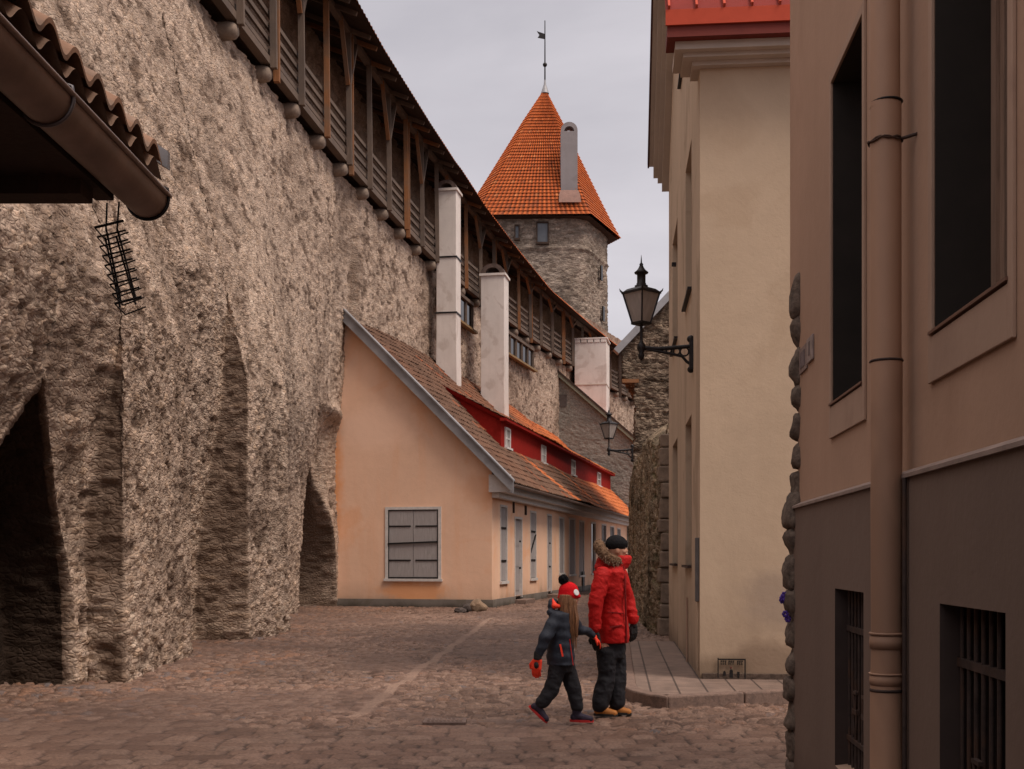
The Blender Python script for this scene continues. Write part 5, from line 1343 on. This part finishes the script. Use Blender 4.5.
# collar standing over the chin
organic('collar', [('l', [(PA(617, 569, -.01), .105, .10, .2), (PA(619.5, 563, -.012), .112, .102, .2), (PA(621.5, 557.5, -.014), .098, .09, .2), (PA(622, 555.5, -.014), .075, .07, .2)]),
                   ('e', PA(625.5, 560, -.02), (.050, .070, .042)), ('c', PA(601, 560, .0), .04, PA(608, 567, -.06), .05)], M_parka, par, .008, 4, folds, 1, .006)
for (pts, w_) in (([(624.5, 569), (626, 590), (626.5, 612), (626.8, 641)], .006),):
    q_ = []
    for (x, y) in pts: q_.append(PA(x, y, -.14 if y > 575 else -.105))
MB().tube([PA(622.5, 566, -.10), PA(623.5, 580, -.155), PA(624, 600, -.150), PA(624.5, 620, -.155), PA(625, 642, -.158)], .009, 8).build('zip_flap', M_parkad, par)
MB().bar(PA(606, 611, -.196), PA(622, 612.5, -.17), .008, .006, (0, -1, 0)).build('waist_seam', M_parkad, par)
MB().bar(PA(608, 626, -.214), PA(620, 624, -.185), .012, .016, (0, -1, 0)).build('pocket_flap', M_parkad, par)
MB().bar(PA(615, 588, -.180), PA(617, 573, -.155), .008, .006, (0, -1, 0)).build('chest_zip', M_parkad, par)
for (A1, rr_) in ((R_arm[2]+Vector((0, 0, .02)), .062), (L_arm[2]+Vector((0, 0, .025)), .060)):
    organic('cuff', [('l', [(A1+Vector((0, 0, -.022)), rr_*.93, rr_*.93, 0), (A1+Vector((0, 0, .0)), rr_, rr_, 0), (A1+Vector((0, 0, .03)), rr_*1.02, rr_*1.02, 0)])], M_parka, par, .006, 2)
# fur hood lying behind the head: thick ring of tufts
rg_ = random.Random(5); fur = []; tufts = MB()
fpath = [(617.5, 561, -.115), (612, 560.5, -.135), (606.5, 557.5, -.135), (602, 553, -.11), (599.5, 548.5, -.06), (599, 545.5, 0), (600, 547, .06), (603, 551, .11), (608, 556, .12), (614, 560, .10)]
for i in range(46):
    q_ = i/45*(len(fpath)-1); a_ = min(int(q_), len(fpath)-2); w_ = q_-a_
    p = PA(*[fpath[a_][k_]*(1-w_)+fpath[a_+1][k_]*w_ for k_ in range(3)])
    rr_ = .042+.012*math.sin(i*1.7)+.008*math.sin(i*3.1)-.012*(abs(q_/9-.5) > .42)
    fur.append(('e', p, (rr_, rr_, rr_)))
    for k_ in range(90):
        dn = Vector((rg_.gauss(0, 1), rg_.gauss(0, 1), rg_.gauss(0, 1))).normalized(); b_ = p+dn*rr_*.85; tip = p+dn*(rr_+rg_.uniform(.008, .036))+Vector((rg_.uniform(-.014, .006), 0, rg_.uniform(-.016, .006)))
        sdv = dn.cross(Vector((0, 0, 1))).normalized()*.0032
        tufts.add([b_-sdv, b_+sdv, tip], [(0, 1, 2)])
ho = organic('fur_hood', fur, M_fur, ad, .008, 3, (40, 40, 40), 1, .008)
tufts.build('fur_tufts', plain('pale_fur_tips', (.34, .24, .17), .5, 60, .9), ho, fix=False)
organic('hood', [('e', PA(604, 562, .02), (.075, .11, .055)), ('e', PA(602, 567, .0), (.07, .12, .05))], M_parka, par, .01, 4, folds, 1, .008)
# trousers: wide straight legs
tr = [('l', [(PA(611.5, 636), .13, .155, .2), (PA(611.5, 652), .135, .16, .2), (PA(611.5, 658), .12, .15, .2)]),
      ('c', PA(606.5, 652, -.07), .105, PA(606.5, 674, -.08), .086), ('c', PA(606.5, 674, -.08), .086, PA(599.5, 702, -.09), .088),
      ('c', PA(615, 652, .06), .105, PA(617.5, 674, .04), .090), ('c', PA(617.5, 674, .04), .090, PA(616.5, 702, .02), .084)]
organic('trousers', tr, M_blackc, ad, .0095, 3, folds, 1, .008)
def boot(P0, toe, s, mat, parent, up=.16, smat=M_sole, tilt=0.0, sz=1.0):
    """P0 ankle point above heel; toe unit vector; sole follows toe"""
    toe = Vector(toe).normalized(); u = Vector((0, 0, 1)); u = (u-toe*u.dot(toe)).normalized(); sd = toe.cross(u)
    heel = P0-toe*.04*sz; k_ = sz
    b_ = organic('boot', [('c', P0+u*up*k_, .058*k_, P0+u*.0, .05*k_), ('e', heel+toe*.02*k_-u*.03*k_, (.055*k_, .045*k_, .045*k_)), ('c', P0-u*.02*k_, .048*k_, P0+toe*.13*k_-u*.045*k_, .036*k_), ('c', P0+toe*.06*k_-u*.045*k_, .042*k_, P0+toe*.15*k_-u*.05*k_, .038*k_)], mat, parent, .0065, 3)
    m = MB(); ring = []
    for i in range(24):
        a = 2*math.pi*i/24; x = math.cos(a); y = math.sin(a); L = .135*k_; w_ = (.050 if x > 0 else .042)*k_
        ring.append(P0+toe*(.055*k_+x*L)+sd*(y*w_)-u*.082*k_)
    m.add([p for p in ring]+[p+u*.026*k_ for p in ring], [tuple(range(24)), tuple(range(24, 48))]+[(i, (i+1) % 24, 24+(i+1) % 24, 24+i) for i in range(24)])
    m.build('sole', smat, b_)
    return b_
boot(Vector((PA(601, 0).x-.01, -.09, .083)), (1, -.35, 0), 1, M_tan, ad, .07, sz=.9)
boot(Vector((PA(615, 0).x-.0, .02, .083)), (1, -.4, 0), 1, M_tan, ad, .07, sz=.9)
hand((M_glove, ad), R_arm[2]+Vector((.0, .0, -.035)), (.12, .0, -1), (.35, .9, .0), 1.15, .85)
hand((M_glove, ad), L_arm[2]+Vector((.004, .0, -.03)), (.05, 0, -1), (-.5, .8, 0), 1.05, .7)

# ---------------- child
Yc = 10.72; sC = Yc/F
chd = thing('person', 'child in navy jacket and red bobble hat striding behind the adult', 'person', ((565-512)/F*Yc, Yc, 0))
gyC = HY+CH*F/Yc
def PC(px, py, dy=0): return Vector(((px-565)*sC, dy, (gyC-py)*sC))
hc = PC(569, 597.5)
Ra = [PC(555, 617, -.11), PC(545, 636, -.17), PC(538, 653, -.17)]; La = [PC(571, 616, .12), PC(580, 631, .22), PC(590, 633.5, .27)]
RL = [PC(558, 666, -.05), PC(551, 689, -.07), PC(540.5, 705, -.08)]; LL = [PC(566, 666, .05), PC(574, 690, .04), PC(578, 712, .04)]
bc = [('e', hc, (.080, .070, .098)), ('e', hc+Vector((.022, -.005, -.050)), (.052, .05, .048)), ('c', PC(567, 604), .042, PC(565, 612), .045),
      ('l', [(PC(562, 611), .07, .10, .2), (PC(561, 630), .085, .11, .2), (PC(561, 655), .085, .11, .2), (PC(562, 668), .08, .10, .2)]),
      ('c', RL[0], .06, RL[1], .045), ('c', RL[1], .045, RL[2], .033), ('c', LL[0], .06, LL[1], .045), ('c', LL[1], .045, LL[2], .033),
      ('c', Ra[0], .04, Ra[1], .033), ('c', Ra[1], .032, Ra[2], .025), ('c', La[0], .04, La[1], .033), ('c', La[1], .032, La[2], .025),
      ('e', hc+Vector((.078, -.020, -.024)), (.015, .010, .013)), ('e', hc+Vector((.064, -.018, -.066)), (.018, .02, .014)), ('e', hc+Vector((.055, -.04, -.032)), (.02, .018, .02))]
bo = organic('body', bc, M_skin, chd, .0075, 2)
organic('lips', [('e', hc+Vector((.074, -.022, -.048)), (.008, .014, .005))], M_lip, bo, .003, 1)
for s_ in (-1, 1): organic('eye', [('e', hc+Vector((.071 if s_ > 0 else .064, -.018+.026*s_, -.002)), (.009, .009, .007))], M_eye, bo, .0025, 1)
def knitc(co): return np.sin(np.arctan2(co[:, 1]-hc.y, co[:, 0]-hc.x)*44)
ht = organic('bobble_hat', [('e', hc+Vector((-.004, 0, .055)), (.094, .084, .092)), ('l', [((hc.x-.012, 0, hc.z-.010), .098, .086, 0), ((hc.x+.0, 0, hc.z+.022), .102, .09, 0), ((hc.x, 0, hc.z+.050), .096, .086, 0)]), ('e', hc+Vector((.070, -.01, .012)), (.040, .05, .022))], M_redhat, chd, .0062, 3, knitc, 1, .0014)
pm = hc+Vector((-.052, 0, .165)); po = organic('bobble', [('e', pm, (.046, .046, .046))], M_knit, ht, .006, 1, (45, 45, 45), 1, .012)
tf = MB()
for k_ in range(700):
    dn = Vector((rg_.gauss(0, 1), rg_.gauss(0, 1), rg_.gauss(0, 1))).normalized(); sdv = dn.cross(Vector((0, 0, 1))).normalized()*.003; tf.add([pm+dn*.04-sdv, pm+dn*.04+sdv, pm+dn*rg_.uniform(.05, .064)], [(0, 1, 2)])
tf.build('wool_tufts', M_knit, po, fix=False)
bd = hc+Vector((.066, -.062, .050)); M_ = Matrix.Translation(bd) @ Matrix.Rotation(R(38), 4, 'Z') @ Matrix.Rotation(R(72), 4, 'X')
k = MB().lathe([(0.0001, .004), (.028, .003), (.031, 0), (.028, -.02)], 18); MB().add([tuple(M_ @ Vector(p)) for p in k.v], k.f).build('badge', M_whitep, ht)
# long hair: a mass with separate locks
hs = [('l', [(hc+Vector((-.018, -.012, .03)), .078, .082, 0), (hc+Vector((-.02, -.020, -.05)), .085, .085, 0), (hc+Vector((-.022, -.03, -.14)), .072, .075, 0), (hc+Vector((-.010, -.045, -.24)), .060, .055, 0), (hc+Vector((.000, -.055, -.34)), .050, .040, 0), (hc+Vector((.006, -.06, -.42)), .030, .025, 0), (hc+Vector((.010, -.06, -.47)), .012, .012, 0)]),
      ('c', hc+Vector((.045, -.055, -.03)), .020, hc+Vector((.062, -.085, -.2)), .024), ('c', hc+Vector((.062, -.085, -.2)), .024, hc+Vector((.066, -.095, -.36)), .010)]
hr = organic('hair', hs, M_hair, chd, .0065, 3, lambda co: np.sin(np.arctan2(co[:, 1], co[:, 0]-hc.x)*34+fbm(co*6, 2, 3)*4), 1, .004)
lk = MB()
for k_ in range(150):
    a = rg_.uniform(math.pi*.75, math.pi*2.15); r_ = .083
    p0 = hc+Vector((-.018+r_*math.cos(a)*.95, -.01+r_*math.sin(a)*.95, rg_.uniform(-.04, .0))); e_ = hc+Vector((.0+.052*math.cos(a)+rg_.uniform(-.02, .03), -.055+.045*math.sin(a), rg_.uniform(-.50, -.30)))
    mid = (p0+e_)/2+Vector((-.01+.012*math.cos(a), .01+.022*math.sin(a)-.012, 0))
    lk.tube([p0, (p0+mid)/2+Vector((0, -.004, .0)), mid, (mid+e_)/2, e_], [.003, .0045, .0042, .003, .0008], 5)
lk.build('hair_locks', M_hair, hr)
jk = [('l', [(PC(563, 609), .06, .075, .2), (PC(561.5, 613), .10, .13, .2), (PC(560.5, 620), .112, .15, .2), (PC(560.5, 640), .120, .15, .2), (PC(560.5, 655), .128, .158, .2), (PC(561, 664.5), .130, .16, .2)]),
      ('c', Ra[0]+Vector((.01, .02, 0)), .068, Ra[1], .060), ('c', Ra[1], .060, Ra[2]+Vector((.01, 0, .02)), .044), ('c', La[0]+Vector((-.02, 0, 0)), .064, La[1], .056), ('c', La[1], .056, La[2], .042)]
def puff(co): return np.sin(co[:, 2]*62+fbm(co*4, 2, 3)*1.5)*.6+fbm(co*14, 2, 6)*.5
jo = organic('jacket', jk, M_navy, chd, .0085, 3, puff, 1, .006)
organic('hood', [('c', PC(552, 606, -.05), .042, PC(552, 606, .06), .042), ('c', PC(551, 612, -.07), .042, PC(556, 616, -.10), .05), ('e', PC(553, 603, -.0), (.045, .08, .045))], M_navy, jo, .008, 3, puff, 1, .004)
organic('hood_lining', [('c', PC(552.5, 599, -.05), .008, PC(554.5, 605.5, -.085), .030), ('c', PC(554.5, 605.5, -.085), .030, PC(558, 606, -.08), .020)], M_neon, jo, .006, 2)
MB().bar(PC(559.5, 643, -.150), PC(562, 655, -.156), .016, .010, (0, -1, 0)).build('pocket_zip', M_neon, jo)
MB().tube([PC(569, 638, -.118), PC(570.5, 650, -.125), PC(572.5, 664, -.125)], .005, 6).build('zip', plain('red_zip', (.45, .02, .015)), jo)
tr = [('l', [(PC(562, 658), .10, .13, .2), (PC(562, 668), .10, .13, .2), (PC(562, 672), .09, .12, .2)]),
      ('c', RL[0], .082, RL[1], .070), ('c', RL[1], .070, RL[2]+Vector((.01, 0, .03)), .060), ('c', LL[0], .082, LL[1], .070), ('c', LL[1], .070, LL[2]+Vector((-.005, 0, .05)), .058)]
organic('trousers', tr, M_blackc, chd, .0085, 3, folds, 1, .006)
M_nb = fabric('navy_boot', (.025, .018, .035), .4, 20, .7); M_rs = plain('red_sole', (.42, .02, .02), .1, 12, .6)
boot(PC(577.5, 0)*1.0+Vector((-.005, .04, -PC(0, 0).z+.078)) , (1, -.22, 0.0), 1, M_nb, chd, .13, M_rs, 0, .85)
boot(Vector((PC(538.5, 0).x, -.08, (gyC-706)*sC+.01)), (.72, -.12, -.66), 1, M_nb, chd, .11, M_rs, 0, .85)
def glove2(wrist, d, n_, s):
    g = hand((M_neon, chd), wrist, d, n_, s, .8)
    d = Vector(d).normalized(); organic('glove_cuff', [('c', Vector(wrist)-d*.045, .036*s, Vector(wrist)+d*.0, .034*s)], M_glove, g, .005, 2)
    nv = Vector(n_).normalized(); organic('glove_patch', [('e', Vector(wrist)+d*.055*s-nv*.010, (.022*s, .026*s, .030*s))], M_glove, g, .004, 2)
glove2(Ra[2]+Vector((-.008, 0, -.035)), (-.12, -.05, -1), (.3, .9, 0), 1.12)
# the held hand: reaches into the adult's right glove
tgt = R_arm[2]+Vector((.03, -.02, -.10))+Vector(ad.location)-Vector(chd.location)
dv = (tgt-La[2]); 
organic('sleeve_end', [('c', La[2], .042, La[2]+dv*.42, .036)], M_navy, jo, .008, 2)
organic('body_wrist', [('c', La[2], .026, tgt-dv.normalized()*.05, .024)], M_glove, chd, .006, 1)
hand((M_neon, chd), tgt-dv.normalized()*.055, dv.normalized()+Vector((.1, 0, -.25)), (.2, .3, -.9), .8, .75)

# ---------------- small visitor on the gallery
Yg = 31.8
gp_ = G3(Yg, -.45, 13.08)+Vector((-5, 14, GZ))
vs_ = thing('person', 'small visitor in dark cap peering out between the rails of the gallery', 'person', gp_)
vb = [('e', (0, 0, 1.02), (.085, .08, .10)), ('c', (0, 0, .93), .045, (0, 0, .86), .05), ('l', [((0, 0, .86), .08, .12, 0), ((0, 0, .6), .10, .12, 0), ((0, 0, .45), .09, .12, 0)]),
      ('c', (0, .06, .50), .065, (.28, .06, .46), .05), ('c', (0, -.06, .50), .065, (.28, -.06, .46), .05), ('c', (.28, .06, .45), .045, (-.02, .06, .43), .04), ('c', (.28, -.06, .45), .045, (-.02, -.06, .43), .04), ('c', (.02, .12, .80), .04, (.25, .30, .72), .032), ('c', (.25, .3, .72), .032, (.44, .48, .74), .03),
      ('c', (.02, -.12, .80), .04, (.2, -.15, .6), .03), ('e', (.08, 0, .99), (.015, .012, .02)), ('c', (.44, .48, .74), .022, (.49, .50, .78), .016), ('c', (.44, .50, .74), .020, (.49, .53, .76), .014), ('c', (.44, .46, .74), .020, (.48, .45, .77), .014)]
organic('body', vb, M_skin, vs_, .014, 2)
organic('cap', [('e', (0, 0, 1.07), (.10, .095, .085)), ('e', (.09, 0, 1.045), (.06, .06, .015))], M_knit, vs_, .012, 2)
organic('coat', [('l', [((0, 0, .90), .07, .09, 0), ((0, 0, .84), .12, .16, 0), ((0, 0, .6), .13, .16, 0), ((0, 0, .4), .14, .17, 0)]), ('c', (.02, .12, .80), .06, (.22, .28, .72), .05), ('c', (.02, -.12, .80), .06, (.2, -.15, .6), .05)], M_navy, vs_, .014, 3)

# ================================================================= CAMERA, SKY, LIGHT
cam = bpy.data.cameras.new('camera'); co = bpy.data.objects.new('camera', cam); COL.objects.link(co)
co.location = (0, 0, CH); co.rotation_euler = (R(90), 0, 0)
cam.sensor_width = 36; cam.lens = 36*F/1024; cam.shift_y = (HY-384.5)/1024; cam.clip_end = 2000; cam.clip_start = .05
scene.camera = co
w = bpy.data.worlds.new('World'); scene.world = w; w.use_nodes = True; nt = w.node_tree; nt.nodes.clear()
out = nt.nodes.new('ShaderNodeOutputWorld'); bg = nt.nodes.new('ShaderNodeBackground'); sky = nt.nodes.new('ShaderNodeTexSky')
sky.sky_type = 'NISHITA'; sky.sun_disc = False; sky.sun_elevation = R(56); sky.sun_rotation = R(128); sky.air_density = 1.0; sky.dust_density = 3.0
tc = nt.nodes.new('ShaderNodeTexCoord'); mp_ = nt.nodes.new('ShaderNodeMapping'); mp_.inputs['Scale'].default_value = (1, 1, 3.2)
no = nt.nodes.new('ShaderNodeTexNoise'); no.inputs['Scale'].default_value = 2.6; no.inputs['Detail'].default_value = 6; no.inputs['Roughness'].default_value = .5; no.inputs['Distortion'].default_value = .4
rp = nt.nodes.new('ShaderNodeValToRGB'); rp.color_ramp.elements[0].position = .32; rp.color_ramp.elements[1].position = .68
rp.color_ramp.elements[0].color = (.54, .515, .555, 1); rp.color_ramp.elements[1].color = (.75, .71, .75, 1)
sc_ = nt.nodes.new('ShaderNodeMix'); sc_.data_type = 'RGBA'; sc_.blend_type = 'MULTIPLY'; sc_.inputs[0].default_value = 1; sc_.inputs[7].default_value = (10.4, 10.4, 10.4, 1)
sc_.clamp_result = False
mx = nt.nodes.new('ShaderNodeMix'); mx.data_type = 'RGBA'; mx.inputs[0].default_value = .93
L = nt.links.new
L(tc.outputs['Generated'], mp_.inputs[0]); L(mp_.outputs[0], no.inputs['Vector']); L(no.outputs['Fac'], rp.inputs[0]); L(rp.outputs[0], sc_.inputs[6])
sp = nt.nodes.new('ShaderNodeSeparateXYZ'); L(tc.outputs['Generated'], sp.inputs[0])
mr = nt.nodes.new('ShaderNodeMapRange'); mr.inputs[1].default_value = .45; mr.inputs[2].default_value = 1.0; mr.inputs[3].default_value = 1.0; mr.inputs[4].default_value = 3.2   # overcast sky: brightest overhead
L(sp.outputs[2], mr.inputs[0])
wr = nt.nodes.new('ShaderNodeValToRGB'); wr.color_ramp.elements[0].position = .45; wr.color_ramp.elements[0].color = (1, 1, 1, 1); wr.color_ramp.elements[1].position = .8; wr.color_ramp.elements[1].color = (1, .925, .82, 1); L(sp.outputs[2], wr.inputs[0])
wm = nt.nodes.new('ShaderNodeVectorMath'); wm.operation = 'MULTIPLY'; L(sc_.outputs[2], wm.inputs[0]); L(wr.outputs[0], wm.inputs[1])
z_ = nt.nodes.new('ShaderNodeVectorMath'); z_.operation = 'SCALE'; L(wm.outputs[0], z_.inputs[0]); L(mr.outputs[0], z_.inputs['Scale'])
L(sky.outputs[0], mx.inputs[6]); L(z_.outputs[0], mx.inputs[7]); L(mx.outputs[2], bg.inputs[0]); bg.inputs[1].default_value = .1; L(bg.outputs[0], out.inputs[0])
sun = bpy.data.lights.new('sun', 'SUN'); sun.energy = 2.6; sun.angle = R(22); sun.color = (1, .86, .74)
so = bpy.data.objects.new('sun', sun); COL.objects.link(so)
az = R(128); el = R(56); dvec = Vector((math.sin(az)*math.cos(el), math.cos(az)*math.cos(el), math.sin(el)))
so.rotation_euler = dvec.to_track_quat('Z', 'Y').to_euler(); so.location = (5, -20, 30)
scene.view_settings.view_transform = 'Standard'; scene.view_settings.look = 'None'; scene.view_settings.exposure = 0; scene.view_settings.gamma = 1
